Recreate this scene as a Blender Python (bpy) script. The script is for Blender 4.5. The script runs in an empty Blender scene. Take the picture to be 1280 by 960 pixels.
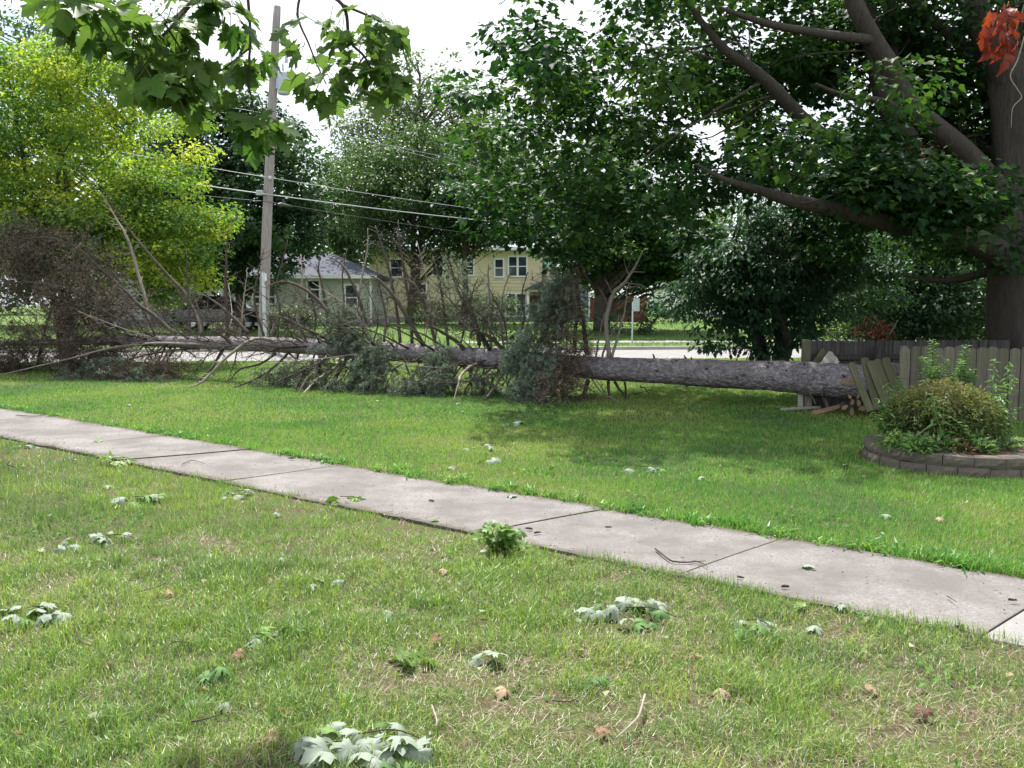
import bpy, math, random
import numpy as np
from mathutils import Vector, Matrix, Quaternion

rng = np.random.default_rng(7)
random.seed(7)
R = math.radians
SC = bpy.context.scene
COL = SC.collection

# ---------------------------------------------------------------- camera
CAM_H, FPX, PITCH = 1.6, 1100.0, math.atan((480 - 382) / 1100.0)
cam_data = bpy.data.cameras.new("camera")
cam_data.sensor_fit = 'HORIZONTAL'
cam_data.sensor_width = 36.0
cam_data.lens = 36.0 * FPX / 1280.0
cam_data.clip_start = 0.05
cam_data.clip_end = 5000
cam = bpy.data.objects.new("camera", cam_data)
COL.objects.link(cam)
cam.location = (0, 0, CAM_H)
cam.rotation_euler = (R(90) - PITCH, 0, 0)
SC.camera = cam

# ---------------------------------------------------------------- sky, sun, exposure
SUN_EL, SUN_AZ = R(63), R(-16)          # azimuth from +Y (view direction), negative = left
world = bpy.data.worlds.new("World")
SC.world = world
world.use_nodes = True
wn, wl = world.node_tree.nodes, world.node_tree.links
wn.clear()
w_out = wn.new('ShaderNodeOutputWorld')
w_bg = wn.new('ShaderNodeBackground')
w_bg.inputs['Strength'].default_value = 0.115
w_sky = wn.new('ShaderNodeTexSky')
w_sky.sky_type = 'NISHITA'
w_sky.sun_disc = False
w_sky.sun_elevation = SUN_EL
w_sky.sun_rotation = SUN_AZ
w_tc = wn.new('ShaderNodeTexCoord')
w_map = wn.new('ShaderNodeMapping')
w_map.inputs['Scale'].default_value = (1.6, 1.6, 3.2)
w_noise = wn.new('ShaderNodeTexNoise')
w_noise.inputs['Scale'].default_value = 2.2
w_noise.inputs['Detail'].default_value = 7
w_noise.inputs['Roughness'].default_value = 0.58
w_ramp = wn.new('ShaderNodeValToRGB')
w_ramp.color_ramp.elements[0].position = 0.33
w_ramp.color_ramp.elements[0].color = (0.25, 0.25, 0.25, 1)
w_ramp.color_ramp.elements[1].position = 0.50
w_ramp.color_ramp.elements[1].color = (1, 1, 1, 1)
w_mix = wn.new('ShaderNodeMix')
w_mix.data_type = 'RGBA'
w_mix.inputs[7].default_value = (5.6, 5.85, 6.3, 1)
wl.new(w_tc.outputs['Generated'], w_map.inputs['Vector'])
wl.new(w_map.outputs['Vector'], w_noise.inputs['Vector'])
wl.new(w_noise.outputs['Fac'], w_ramp.inputs['Fac'])
wl.new(w_ramp.outputs['Color'], w_mix.inputs[0])
wl.new(w_sky.outputs['Color'], w_mix.inputs[6])
wl.new(w_mix.outputs[2], w_bg.inputs['Color'])
wl.new(w_bg.outputs['Background'], w_out.inputs['Surface'])

sun_d = bpy.data.lights.new("sun", 'SUN')
sun_d.energy = 5.0
sun_d.angle = R(0.9)
sun_d.color = (1.0, 0.965, 0.90)
sun = bpy.data.objects.new("sun", sun_d)
COL.objects.link(sun)
SUNV = Vector((math.sin(SUN_AZ) * math.cos(SUN_EL), math.cos(SUN_AZ) * math.cos(SUN_EL), math.sin(SUN_EL)))
sun.rotation_euler = SUNV.to_track_quat('Z', 'Y').to_euler()
sun.location = SUNV * 60

vs = SC.view_settings
vs.view_transform = 'Standard'
vs.look = 'None'
vs.exposure = 1.1
vs.gamma = 1.0
vs.use_curve_mapping = False
SC.cycles.max_bounces = 6
SC.cycles.diffuse_bounces = 3
SC.cycles.transmission_bounces = 4
SC.cycles.caustics_reflective = False
SC.cycles.caustics_refractive = False

# ---------------------------------------------------------------- survey helpers: photo pixel -> place
_cp, _sp = math.cos(PITCH), math.sin(PITCH)

def ray(px, py):
    u, v = (px - 640) / FPX, (480 - py) / FPX
    return np.array([u, _cp + v * _sp, -_sp + v * _cp])

def P(px, py, d):                       # point seen at a pixel, at distance d along +Y
    r = ray(px, py)
    return np.array([0, 0, CAM_H]) + r * (d / r[1])

def G(px, py, z=0.0):                   # point seen at a pixel, on the level z
    r = ray(px, py)
    return np.array([0, 0, CAM_H]) + r * ((z - CAM_H) / r[2])

# ---------------------------------------------------------------- numeric helpers
def vnoise(x, y, seed=0):
    x = np.asarray(x, float); y = np.asarray(y, float)
    xi, yi = np.floor(x).astype(np.int64), np.floor(y).astype(np.int64)
    fx, fy = x - xi, y - yi
    fx, fy = fx * fx * (3 - 2 * fx), fy * fy * (3 - 2 * fy)
    def h(a, b):
        n = (a * 374761393 + b * 668265263 + seed * 974711) & 0x7fffffff
        n = ((n ^ (n >> 13)) * 1274126177) & 0x7fffffff
        return ((n ^ (n >> 16)) & 0xffff) / 65535.0
    return (h(xi, yi) * (1 - fx) + h(xi + 1, yi) * fx) * (1 - fy) + (h(xi, yi + 1) * (1 - fx) + h(xi + 1, yi + 1) * fx) * fy

def fnoise(x, y, seed=0, oct=3):
    s, a, t = 0, 1.0, 0
    for k in range(oct):
        s = s + a * vnoise(np.asarray(x) * 2 ** k, np.asarray(y) * 2 ** k, seed + k * 17); t += a; a *= .5
    return s / t

def unit(v):
    v = np.asarray(v, float)
    return v / np.maximum(np.linalg.norm(v, axis=-1, keepdims=True), 1e-9)

def smooth_path(pts, n):
    """Catmull-Rom through pts, n samples per span."""
    p = np.asarray(pts, float)
    if len(p) < 3:
        t = np.linspace(0, 1, n + 1)[:, None]
        return p[0] * (1 - t) + p[-1] * t
    q = np.vstack([2 * p[0] - p[1], p, 2 * p[-1] - p[-2]])
    out = []
    for i in range(1, len(q) - 2):
        a, b, c, d = q[i - 1], q[i], q[i + 1], q[i + 2]
        for t in np.arange(n) / n:
            out.append(.5 * (2 * b + (c - a) * t + (2 * a - 5 * b + 4 * c - d) * t * t + (3 * b - a - 3 * c + d) * t ** 3))
    out.append(p[-1])
    return np.array(out)

class Geo:
    """Collects faces; build() links them as ONE mesh object."""
    def __init__(s):
        s.v, s.f, s.t, s.n = [], [], [], 0
    def add(s, verts, faces, tint=None):
        verts = np.asarray(verts, float).reshape(-1, 3)
        if isinstance(faces, np.ndarray):
            fl = [faces]
        else:
            by = {}
            for i, f in enumerate(faces):
                by.setdefault(len(f), []).append(f)
            fl = [np.array(x) for x in by.values()]
        for f in fl:
            s.f.append(f + s.n)
            if tint is None: s.t.append(np.full(len(f), .5))
            elif np.ndim(tint) == 0: s.t.append(np.full(len(f), float(tint)))
            else: s.t.append(np.asarray(tint, float)[:len(f)])
        s.v.append(verts); s.n += len(verts)
        return s
    def tube(s, path, rad, sides=6, cap=True, tint=None):
        p = np.asarray(path, float); n = len(p)
        rad = np.broadcast_to(np.asarray(rad, float), (n,)) if np.ndim(rad) == 0 else np.interp(np.linspace(0, 1, n), np.linspace(0, 1, len(rad)), rad)
        tg = unit(np.gradient(p, axis=0))
        up = np.array([0, 0, 1.0]) if abs(tg[0][2]) < .9 else np.array([1.0, 0, 0])
        fr = []
        a = unit(np.cross(tg[0], up))
        for i in range(n):
            a = unit(a - tg[i] * np.dot(a, tg[i])); fr.append(a)
        A = np.array(fr); B = np.cross(tg, A)
        th = np.arange(sides) / sides * 2 * np.pi
        V = p[:, None] + rad[:, None, None] * (A[:, None] * np.cos(th)[None, :, None] + B[:, None] * np.sin(th)[None, :, None])
        i, j = np.meshgrid(np.arange(n - 1), np.arange(sides), indexing='ij')
        j2 = (j + 1) % sides
        F = np.stack([i * sides + j, i * sides + j2, (i + 1) * sides + j2, (i + 1) * sides + j], -1).reshape(-1, 4)
        s.add(V.reshape(-1, 3), F, tint)
        if cap and sides > 2:
            s.f.append(np.array([np.arange(sides)[::-1]]) + s.n - n * sides); s.t.append(np.full(1, .5 if tint is None else tint))
            s.f.append(np.array([np.arange(sides)]) + s.n - sides); s.t.append(np.full(1, .5 if tint is None else tint))
        return s
    def box(s, lo, hi, M=None, tint=None):
        (a, b, c), (d, e, f) = lo, hi
        v = np.array([(a, b, c), (d, b, c), (d, e, c), (a, e, c), (a, b, f), (d, b, f), (d, e, f), (a, e, f)], float)
        if M is not None: v = (np.asarray(M)[:3, :3] @ v.T).T + np.asarray(M)[:3, 3]
        return s.add(v, np.array([(0, 3, 2, 1), (4, 5, 6, 7), (0, 1, 5, 4), (1, 2, 6, 5), (2, 3, 7, 6), (3, 0, 4, 7)]), tint)
    def prism(s, poly, axis_from, axis_to, M=None):
        """poly in (a,b) extruded between two 3-D mappings given as functions."""
        n = len(poly)
        v = np.array([axis_from(*q) for q in poly] + [axis_to(*q) for q in poly], float)
        if M is not None: v = (np.asarray(M)[:3, :3] @ v.T).T + np.asarray(M)[:3, 3]
        f = [list(range(n))[::-1], list(range(n, 2 * n))] + [[i, (i + 1) % n, n + (i + 1) % n, n + i] for i in range(n)]
        return s.add(v, f)
    def build(s, name, mat, parent=None, smooth=False, bevel=0):
        me = bpy.data.meshes.new(name)
        V = np.concatenate(s.v) if s.v else np.zeros((0, 3))
        root = parent
        while root is not None and root.parent is not None: root = root.parent
        if root is not None: V = V - np.array(root.location)
        L = np.concatenate([f.ravel() for f in s.f])
        tot = np.concatenate([np.full(len(f), f.shape[1]) for f in s.f])
        st = np.concatenate([[0], np.cumsum(tot)[:-1]])
        me.vertices.add(len(V)); me.vertices.foreach_set('co', V.astype(np.float32).ravel())
        me.loops.add(len(L)); me.loops.foreach_set('vertex_index', L.astype(np.int32))
        me.polygons.add(len(tot)); me.polygons.foreach_set('loop_start', st.astype(np.int32))
        me.polygons.foreach_set('use_smooth', np.full(len(tot), smooth))
        me.update(calc_edges=True)
        at = me.attributes.new('tint', 'FLOAT', 'FACE')
        at.data.foreach_set('value', np.concatenate(s.t).astype(np.float32))
        me.materials.append(mat)
        o = bpy.data.objects.new(name, me)
        COL.objects.link(o)
        if parent is not None: o.parent = parent
        if bevel:
            m = o.modifiers.new('bevel', 'BEVEL'); m.width = bevel; m.segments = 2; m.limit_method = 'ANGLE'; m.angle_limit = R(40)
        return o

def tag(o, label=None, cat=None, group=None, kind=None):
    if label: o['label'] = label
    if cat: o['category'] = cat
    if group: o['group'] = group
    if kind: o['kind'] = kind
    return o

def thing(name, label, cat, loc=(0, 0, 0), group=None):
    o = bpy.data.objects.new(name, None)
    o.empty_display_size = .2
    COL.objects.link(o)
    o.location = [float(c) for c in loc]
    return tag(o, label, cat, group)

def rotz(a, loc=(0, 0, 0)):
    c, s_ = math.cos(a), math.sin(a)
    return np.array([[c, -s_, 0, loc[0]], [s_, c, 0, loc[1]], [0, 0, 1, loc[2]], [0, 0, 0, 1]], float)

# ---------------------------------------------------------------- materials
class NT:
    def __init__(s, name):
        s.m = bpy.data.materials.new(name); s.m.use_nodes = True
        s.n, s.l = s.m.node_tree.nodes, s.m.node_tree.links
        s.b = s.n['Principled BSDF']; s.out = s.n['Material Output']
    def new(s, t, **kw):
        n = s.n.new(t)
        for k, v in kw.items():
            if k in n.inputs: n.inputs[k].default_value = v
            else: setattr(n, k, v)
        return n
    def link(s, a, b): s.l.new(a, b)
    def ramp(s, fac, stops):
        r = s.new('ShaderNodeValToRGB'); e = r.color_ramp.elements
        while len(e) < len(stops): e.new(.5)
        for k, (p, c) in enumerate(stops):
            e[k].position = p; e[k].color = (*c, 1)
        s.link(fac, r.inputs['Fac']); return r.outputs['Color']
    def noise(s, scale, detail=4, rough=.55, stretch=None, coord='Object', vec=None):
        t = s.new('ShaderNodeTexCoord'); v = t.outputs[coord] if vec is None else vec
        if stretch:
            mp = s.new('ShaderNodeMapping'); mp.inputs['Scale'].default_value = stretch; s.link(v, mp.inputs['Vector']); v = mp.outputs['Vector']
        n = s.new('ShaderNodeTexNoise'); n.inputs['Scale'].default_value = scale; n.inputs['Detail'].default_value = detail; n.inputs['Roughness'].default_value = rough
        s.link(v, n.inputs['Vector']); return n.outputs['Fac']
    def mix(s, fac, a, b, mode='MIX'):
        m = s.new('ShaderNodeMix'); m.data_type = 'RGBA'; m.blend_type = mode
        for inp, x in ((m.inputs[0], fac), (m.inputs[6], a), (m.inputs[7], b)):
            if isinstance(x, bpy.types.NodeSocket): s.link(x, inp)
            elif isinstance(x, tuple): inp.default_value = (*x, 1)
            else: inp.default_value = x
        return m.outputs[2]
    def bump(s, h, dist=.01, strength=1.0):
        b = s.new('ShaderNodeBump'); b.inputs['Distance'].default_value = dist; b.inputs['Strength'].default_value = strength
        s.link(h, b.inputs['Height']); s.link(b.outputs['Normal'], s.b.inputs['Normal'])
    def attr(s, name='tint'):
        a = s.new('ShaderNodeAttribute'); a.attribute_name = name; return a.outputs['Fac']
    def col(s, c, rough=.7, spec=.3, metal=0):
        if isinstance(c, tuple): s.b.inputs['Base Color'].default_value = (*c, 1)
        else: s.link(c, s.b.inputs['Base Color'])
        s.b.inputs['Roughness'].default_value = rough
        s.b.inputs['Specular IOR Level'].default_value = spec
        s.b.inputs['Metallic'].default_value = metal
        return s.m

def m_plain(name, c, rough=.6, spec=.3, metal=0, var=.12, scale=6):
    t = NT(name)
    n = t.noise(scale, 5)
    cc = t.ramp(n, [(.25, tuple(x * (1 - var) for x in c)), (.75, tuple(min(1, x * (1 + var)) for x in c))])
    return t.col(cc, rough, spec, metal)

def m_leaf(name, stops, trans=.4, rough=.45, spec=.35, under=None, tcol=(1.15, 1.25, .55)):
    """Leaf: per-leaf colour from the tint attribute, two-sided if under is given, and translucent."""
    t = NT(name)
    c = t.ramp(t.attr(), stops)
    if under is not None:
        g = t.new('ShaderNodeNewGeometry')
        c = t.mix(g.outputs['Backfacing'], c, under)
    t.col(c, rough, spec)
    tr = t.new('ShaderNodeBsdfTranslucent')
    t.link(t.mix(1.0, c, tcol, 'MULTIPLY'), tr.inputs['Color'])
    ms = t.new('ShaderNodeMixShader'); ms.inputs[0].default_value = trans
    t.link(t.b.outputs[0], ms.inputs[1]); t.link(tr.outputs[0], ms.inputs[2]); t.link(ms.outputs[0], t.out.inputs['Surface'])
    return t.m

def m_bark(name, c1, c2, stretch=(9, 9, 1.6), scale=3.0, dist=.03, rough=.9):
    t = NT(name)
    n = t.noise(scale, 8, .65, stretch)
    n2 = t.noise(1.3, 3)
    c = t.ramp(n, [(.33, c1), (.62, c2)])
    c = t.mix(n2, c, tuple(x * .75 for x in c2))
    t.bump(n, dist, .9)
    return t.col(c, rough, .15)

M = {}
M['grass'] = m_leaf('grass_blades', [(0, (.04, .10, .022)), (.16, (.13, .175, .105)), (.3, (.052, .19, .03)), (.5, (.135, .29, .055)), (.66, (.27, .39, .085)), (.78, (.27, .235, .13)), (1, (.58, .52, .40))], trans=.36, rough=.42, spec=.4, tcol=(1.1, 1.2, .6))
M['grass_strip'] = m_leaf('thin_strip_grass', [(0, (.06, .12, .034)), (.16, (.18, .225, .135)), (.3, (.10, .215, .042)), (.5, (.20, .33, .07)), (.66, (.34, .43, .10)), (.78, (.27, .225, .13)), (1, (.62, .55, .43))], trans=.34, rough=.42, spec=.4, tcol=(1.1, 1.15, .6))
M['leaf_maple'] = m_leaf('maple_leaves', [(0, (.013, .042, .016)), (.6, (.031, .082, .023)), (1, (.085, .155, .032))], trans=.40, rough=.55, spec=.2)
M['leaf_gold'] = m_leaf('golden_green_leaves', [(0, (.07, .15, .05)), (.4, (.15, .26, .055)), (.75, (.33, .42, .06)), (1, (.50, .50, .07))], trans=.45, rough=.6, spec=.15)
M['leaf_pale'] = m_leaf('pale_grey_green_leaves', [(0, (.07, .11, .06)), (1, (.16, .21, .11))], trans=.4)
M['leaf_mid'] = m_leaf('mid_green_leaves', [(0, (.035, .075, .03)), (1, (.085, .15, .045))], trans=.35)
M['leaf_dark'] = m_leaf('dark_green_leaves', [(0, (.02, .056, .025)), (1, (.052, .112, .038))], trans=.34)
M['leaf_blue'] = m_leaf('blue_green_drooping_leaves', [(0, (.02, .058, .034)), (1, (.048, .115, .055))], trans=.34, rough=.5, spec=.35)
M['leaf_yellow'] = m_leaf('yellow_green_leaves', [(0, (.09, .17, .03)), (1, (.22, .30, .04))], trans=.45)
M['leaf_red'] = m_leaf('purple_red_leaves', [(0, (.03, .012, .013)), (1, (.06, .02, .018))], trans=.3, rough=.9, spec=.05)
M['leaf_overhang'] = m_leaf('overhanging_maple_leaves', [(0, (.03, .08, .022)), (.6, (.06, .14, .03)), (1, (.14, .21, .04))], trans=.5, under=(.09, .15, .05))
M['leaf_fallen'] = m_leaf('fallen_maple_leaves', [(0, (.045, .11, .035)), (.7, (.09, .19, .04)), (1, (.26, .36, .05))], trans=.2, under=(.23, .275, .215), rough=.65)
M['leaf_oak'] = m_leaf('fresh_oak_leaves', [(0, (.045, .12, .03)), (.7, (.15, .25, .035)), (1, (.42, .4, .05))], trans=.35, under=(.25, .33, .16))
M['leaf_dead'] = m_leaf('dead_leaves', [(0, (.06, .028, .018)), (.5, (.17, .075, .038)), (1, (.36, .26, .17))], trans=.2, rough=.65)
M['leaf_orange'] = m_leaf('red_orange_dead_leaves', [(0, (.09, .014, .010)), (.6, (.26, .034, .016)), (1, (.40, .08, .025))], trans=.3, rough=.5)
M['needles'] = m_leaf('spruce_needles', [(0, (.06, .08, .052)), (.5, (.165, .215, .155)), (1, (.33, .42, .35))], trans=.15, rough=.6)
M['needles_brown'] = m_leaf('dead_spruce_needles', [(0, (.075, .057, .044)), (.6, (.19, .145, .11)), (1, (.32, .25, .19))], trans=.1, rough=.8)
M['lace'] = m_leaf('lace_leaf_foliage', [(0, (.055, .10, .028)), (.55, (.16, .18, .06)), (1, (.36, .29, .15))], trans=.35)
M['weed'] = m_leaf('weed_leaves', [(0, (.06, .13, .04)), (.7, (.13, .24, .07)), (1, (.34, .42, .22))], trans=.35)
M['bark_maple'] = m_bark('grey_maple_bark', (.024, .020, .017), (.085, .074, .063), (10, 10, 1.3), 2.6, .035)
M['bark_dark'] = m_bark('dark_bark', (.03, .026, .022), (.10, .085, .07))
M['bark_twig'] = m_bark('dead_branch_bark', (.028, .023, .018), (.102, .085, .07), (6, 6, 6), 4, .004)
M['bark_pale'] = m_bark('bleached_dead_wood', (.13, .105, .085), (.34, .30, .255), (6, 6, 6), 5, .003)
M['stem_green'] = m_plain('green_stems', (.14, .22, .06), .6)

# flaky grey-violet spruce bark
t = NT('spruce_bark')
tc = t.new('ShaderNodeTexCoord')
mp = t.new('ShaderNodeMapping'); mp.inputs['Scale'].default_value = (.75, 1, 1); t.link(tc.outputs['Object'], mp.inputs['Vector'])
nz = t.new('ShaderNodeTexNoise'); nz.inputs['Scale'].default_value = 9; nz.inputs['Detail'].default_value = 3; t.link(mp.outputs[0], nz.inputs['Vector'])
addv = t.new('ShaderNodeMix'); addv.data_type = 'VECTOR'; addv.inputs[0].default_value = .12
t.link(mp.outputs[0], addv.inputs[4]); t.link(nz.outputs['Color'], addv.inputs[5])
vo = t.new('ShaderNodeTexVoronoi'); vo.inputs['Scale'].default_value = 24; t.link(addv.outputs[1], vo.inputs['Vector'])
fine = t.noise(45, 5, .6)
plate = t.ramp(vo.outputs['Distance'], [(.0, (.40, .36, .39)), (.40, (.24, .215, .235)), (.66, (.035, .028, .03))])
c = t.mix(.55, plate, t.ramp(vo.outputs['Color'], [(.2, (.13, .11, .118)), (.8, (.46, .42, .45))]))
c = t.mix(t.ramp(t.noise(1.6, 5, .6), [(.42, (.0,) * 3), (.62, (.5,) * 3)]), c, (.11, .095, .085))
c = t.mix(.35, c, t.ramp(fine, [(.35, (.06, .05, .048)), (.65, (.38, .345, .35))]))
hh = t.mix(.35, t.ramp(vo.outputs['Distance'], [(0, (1, 1, 1)), (.8, (0, 0, 0))]), fine)
t.bump(hh, .03, 1.0)
M['spruce_bark'] = t.col(c, .9, .12)

# concrete
def m_concrete(name, base, dark, edge=False):
    t = NT(name)
    sp_ = t.noise(52, 6, .85)
    sp2 = t.noise(28, 4, .65)
    big = t.noise(1.7, 6, .65)
    c = t.ramp(sp_, [(.34, tuple(x * .45 for x in base)), (.5, base), (.66, tuple(min(1, x * 1.45) for x in base))])
    c = t.mix(t.ramp(sp2, [(.35, (.35,) * 3), (.6, (0,) * 3)]), c, tuple(x * .7 for x in base))
    c = t.mix(t.ramp(big, [(.40, (.9,) * 3), (.62, (0,) * 3)]), c, dark)
    if edge:
        e_ = t.new('ShaderNodeMath', operation='MULTIPLY'); t.link(t.attr(), e_.inputs[0]); t.link(t.noise(5.5, 6, .7), e_.inputs[1])
        c = t.mix(t.ramp(e_.outputs[0], [(.22, (0,) * 3), (.46, (.8,) * 3)]), c, (.075, .064, .05))
    t.bump(sp_, .004, .8)
    return t.col(c, .9, .2)
M['concrete'] = m_concrete('sidewalk_concrete', (.195, .181, .175), (.118, .108, .101), True)
M['concrete_new'] = m_concrete('pale_new_concrete', (.27, .258, .248), (.21, .2, .19))
M['asphalt'] = m_concrete('worn_pale_road', (.24, .23, .228), (.19, .18, .175))
M['kerb'] = m_concrete('kerb_concrete', (.42, .4, .37), (.3, .28, .26))
M['block'] = m_concrete('tumbled_wall_block', (.17, .148, .12), (.10, .086, .07))

t = NT('soil_and_thatch')
n1, n2, n3 = t.noise(1.1, 5), t.noise(38, 5, .7), t.noise(7, 4)
c = t.ramp(n2, [(.3, (.035, .03, .018)), (.55, (.10, .082, .05)), (.75, (.20, .16, .105))])
c = t.mix(t.ramp(n3, [(.4, (0,) * 3), (.6, (.75,) * 3)]), c, (.06, .10, .022))
t.bump(n2, .02, .8)
M['soil'] = t.col(c, .95, .1)
t = NT('far_turf')
n1, n2 = t.noise(.35, 5), t.noise(14, 4)
c = t.mix(n1, (.085, .14, .035), (.13, .18, .055))
c = t.mix(t.ramp(n2, [(.35, (.5,) * 3), (.65, (0,) * 3)]), c, (.06, .11, .025))
t.bump(n2, .05, .8)
M['turf'] = t.col(c, .95, .1)
M['scrap'] = m_leaf('torn_leaf_scraps', [(0, (.16, .07, .035)), (.3, (.34, .24, .13)), (.55, (.28, .32, .24)), (.8, (.12, .2, .05)), (1, (.36, .34, .26))], trans=.15, rough=.7)
M['clover'] = m_leaf('clover_leaves', [(0, (.04, .12, .03)), (.6, (.10, .24, .05)), (1, (.22, .34, .08))], trans=.3, rough=.85, spec=.08)
M['litter'] = m_leaf('soil_crumbs', [(0, (.04, .03, .02)), (.6, (.12, .09, .06)), (.8, (.10, .13, .05)), (1, (.35, .29, .2))], trans=.05, rough=.9)
M['mulch'] = m_plain('bed_soil', (.085, .06, .045), .95, .1, var=.5, scale=30)

def m_wood(name, c1, c2, stretch=(18, 18, 1.2), mossy=None):
    t = NT(name)
    n = t.noise(3.5, 7, .6, stretch)
    oi = t.new('ShaderNodeObjectInfo')
    c = t.ramp(n, [(.3, c1), (.7, c2)])
    hs = t.new('ShaderNodeHueSaturation')
    mr = t.new('ShaderNodeMapRange'); mr.inputs[3].default_value = .72; mr.inputs[4].default_value = 1.25
    t.link(oi.outputs['Random'], mr.inputs[0]); t.link(mr.outputs[0], hs.inputs['Value']); t.link(c, hs.inputs['Color'])
    c = hs.outputs['Color']
    if mossy: c = t.mix(t.ramp(t.noise(2.6, 4), [(.42, (0,) * 3), (.62, (.7,) * 3)]), c, mossy)
    t.bump(n, .006, .7)
    return t.col(c, .85, .2)
M['picket'] = m_wood('weathered_grey_picket', (.10, .088, .073), (.22, .198, .168), mossy=(.12, .13, .07))
M['board_back'] = m_wood('shaded_weathered_board', (.04, .037, .035), (.095, .088, .08))  # shade on the fence back is put into this dark wood colour
M['moss_picket'] = m_wood('mossy_green_picket', (.06, .062, .036), (.135, .13, .08), mossy=(.065, .08, .032))
M['split_wood'] = m_wood('fresh_split_wood', (.24, .16, .09), (.42, .31, .19), (14, 14, 2))
M['old_board'] = m_wood('silvery_broken_board', (.25, .235, .20), (.43, .41, .36), (2, 14, 14))
M['pole_wood'] = m_wood('utility_pole_wood', (.15, .134, .124), (.31, .285, .268), (12, 12, .6))
M['metal'] = m_plain('galvanised_metal', (.42, .44, .46), .45, .5, .6)
M['grey_paint'] = m_plain('grey_transformer_paint', (.42, .47, .53), .45, .4)
M['conduit'] = m_plain('pale_grey_conduit', (.52, .55, .60), .5, .4)
M['white_tag'] = m_plain('white_tag', (.8, .8, .78), .6)
M['red_paint'] = m_plain('red_print', (.5, .05, .04), .6)
M['cable'] = m_plain('black_cable', (.05, .05, .055), .5, .4)
M['cable_pale'] = m_plain('bare_aluminium_cable', (.42, .43, .45), .5, .5)
M['siding_green'] = m_plain('sage_green_siding', (.42, .45, .38), .7, var=.05)
M['siding_yellow'] = m_plain('butter_yellow_siding', (.66, .59, .39), .7, var=.05)
M['siding_pale'] = m_plain('pale_grey_siding', (.52, .54, .53), .7, var=.06)
M['siding_blue'] = m_plain('slate_blue_siding', (.17, .19, .24), .7, var=.05)
M['brickred'] = m_plain('dull_red_wall', (.17, .06, .045), .85, var=.2)
M['white_trim'] = m_plain('white_painted_trim', (.78, .79, .78), .5, var=.03)
M['foundation'] = m_plain('grey_block_foundation', (.26, .27, .30), .9)
def m_shingle(name, c1, c2):
    t = NT(name)
    n = t.noise(9, 5, .7); n2 = t.noise(1.2, 3)
    c = t.mix(n2, t.ramp(n, [(.3, c1), (.7, c2)]), c1)
    t.bump(n, .03, .6)
    return t.col(c, .9, .2)
M['roof_dark'] = m_shingle('charcoal_shingles', (.075, .08, .105), (.125, .13, .165))
M['roof_light'] = m_shingle('pale_grey_shingles', (.30, .32, .36), (.45, .47, .52))
t = NT('dark_window_glass'); M['glass'] = t.col((.02, .03, .042), .08, .6)
t = NT('car_paint_black'); M['car_paint'] = t.col((.012, .013, .016), .22, .6); t.b.inputs['Coat Weight'].default_value = .6
t = NT('windshield_glass_pale_reflection'); M['windshield'] = t.col((.25, .30, .36), .06, .9)  # pale base colour stands in for the white reflection on the glass
t = NT('rubber'); M['rubber'] = t.col((.02, .02, .02), .85, .2)
M['chrome'] = m_plain('alloy_rim', (.55, .56, .58), .3, .5, .8)
t = NT('lamp_lens'); M['lens'] = t.col((.7, .72, .74), .15, .6)
M['sign_green'] = m_plain('green_sign_face', (.08, .26, .19), .5, .4)
M['sign_grey'] = m_plain('grey_sign_back', (.36, .45, .43), .5, .4)
M['cyan_plate'] = m_plain('pale_cyan_plate', (.32, .72, .72), .5, .4)

# ================================================================ SETTING: ground, walk, road
def road_near(x): return 26.3 + .10 * x
def road_far(x): return 33.9 + .10 * x
def far_z(x, y):
    s_ = np.clip((y - road_far(x) - 2.5) / 13.0, 0, 1)
    return .46 * s_ * s_ * (3 - 2 * s_)

g = Geo(); g.box((-2500, -60, -.6), (2500, 2500, -.2)); tag(g.build('ground', M['turf']), kind='structure')
# near lawn sheet up to the road
g = Geo()
xs = np.linspace(-70, 70, 57)
v = []
for x in xs: v += [(x, -30, 0), (x, road_near(x) - .16, 0), (x, road_near(x) - .16, -.19)]
f = [[3 * i + k, 3 * i + 3 + k, 3 * i + 4 + k, 3 * i + 1 + k] for i in range(len(xs) - 1) for k in (0, 1)]
g.add(v, f); tag(g.build('front_lawn', M['soil']), kind='structure')
# road sheet, kerbs, far lawn
g = Geo(); x0, x1 = -300, 300
g.add([(x0, road_near(x0), -.12), (x1, road_near(x1), -.12), (x1, road_far(x1), -.12), (x0, road_far(x0), -.12)], [[0, 1, 2, 3]])
tag(g.build('road', M['asphalt']), kind='structure')
for fn, s_ in ((road_near, -1), (road_far, 1)):
    g = Geo()
    for k in range(-24, 24):
        a, b = k * 3.0, k * 3.0 + 2.985
        pa, pb = (fn(a), fn(a) + .16 * s_), (fn(b), fn(b) + .16 * s_)
        lo, hi = sorted(pa), sorted(pb)
        g.add([(a, lo[0], -.18), (b, hi[0], -.18), (b, hi[1], -.18), (a, lo[1], -.18), (a, lo[0], .012), (b, hi[0], .012), (b, hi[1], .012), (a, lo[1], .012)],
              np.array([(0, 3, 2, 1), (4, 5, 6, 7), (0, 1, 5, 4), (1, 2, 6, 5), (2, 3, 7, 6), (3, 0, 4, 7)]))
    tag(g.build('kerb', M['kerb'], bevel=.02), kind='structure')
g = Geo()
xs = np.linspace(-160, 160, 81); ts = np.concatenate([np.linspace(0, 18, 13), [40, 90, 200]])
v = np.array([(x, road_far(x) + .16 + t_, far_z(x, road_far(x) + .16 + t_)) for x in xs for t_ in ts])
n_ = len(ts)
f = [[i * n_ + k, (i + 1) * n_ + k, (i + 1) * n_ + k + 1, i * n_ + k + 1] for i in range(len(xs) - 1) for k in range(n_ - 1)]
g.add(v, f); tag(g.build('far_lawn', M['turf'], smooth=True), kind='structure')
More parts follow.
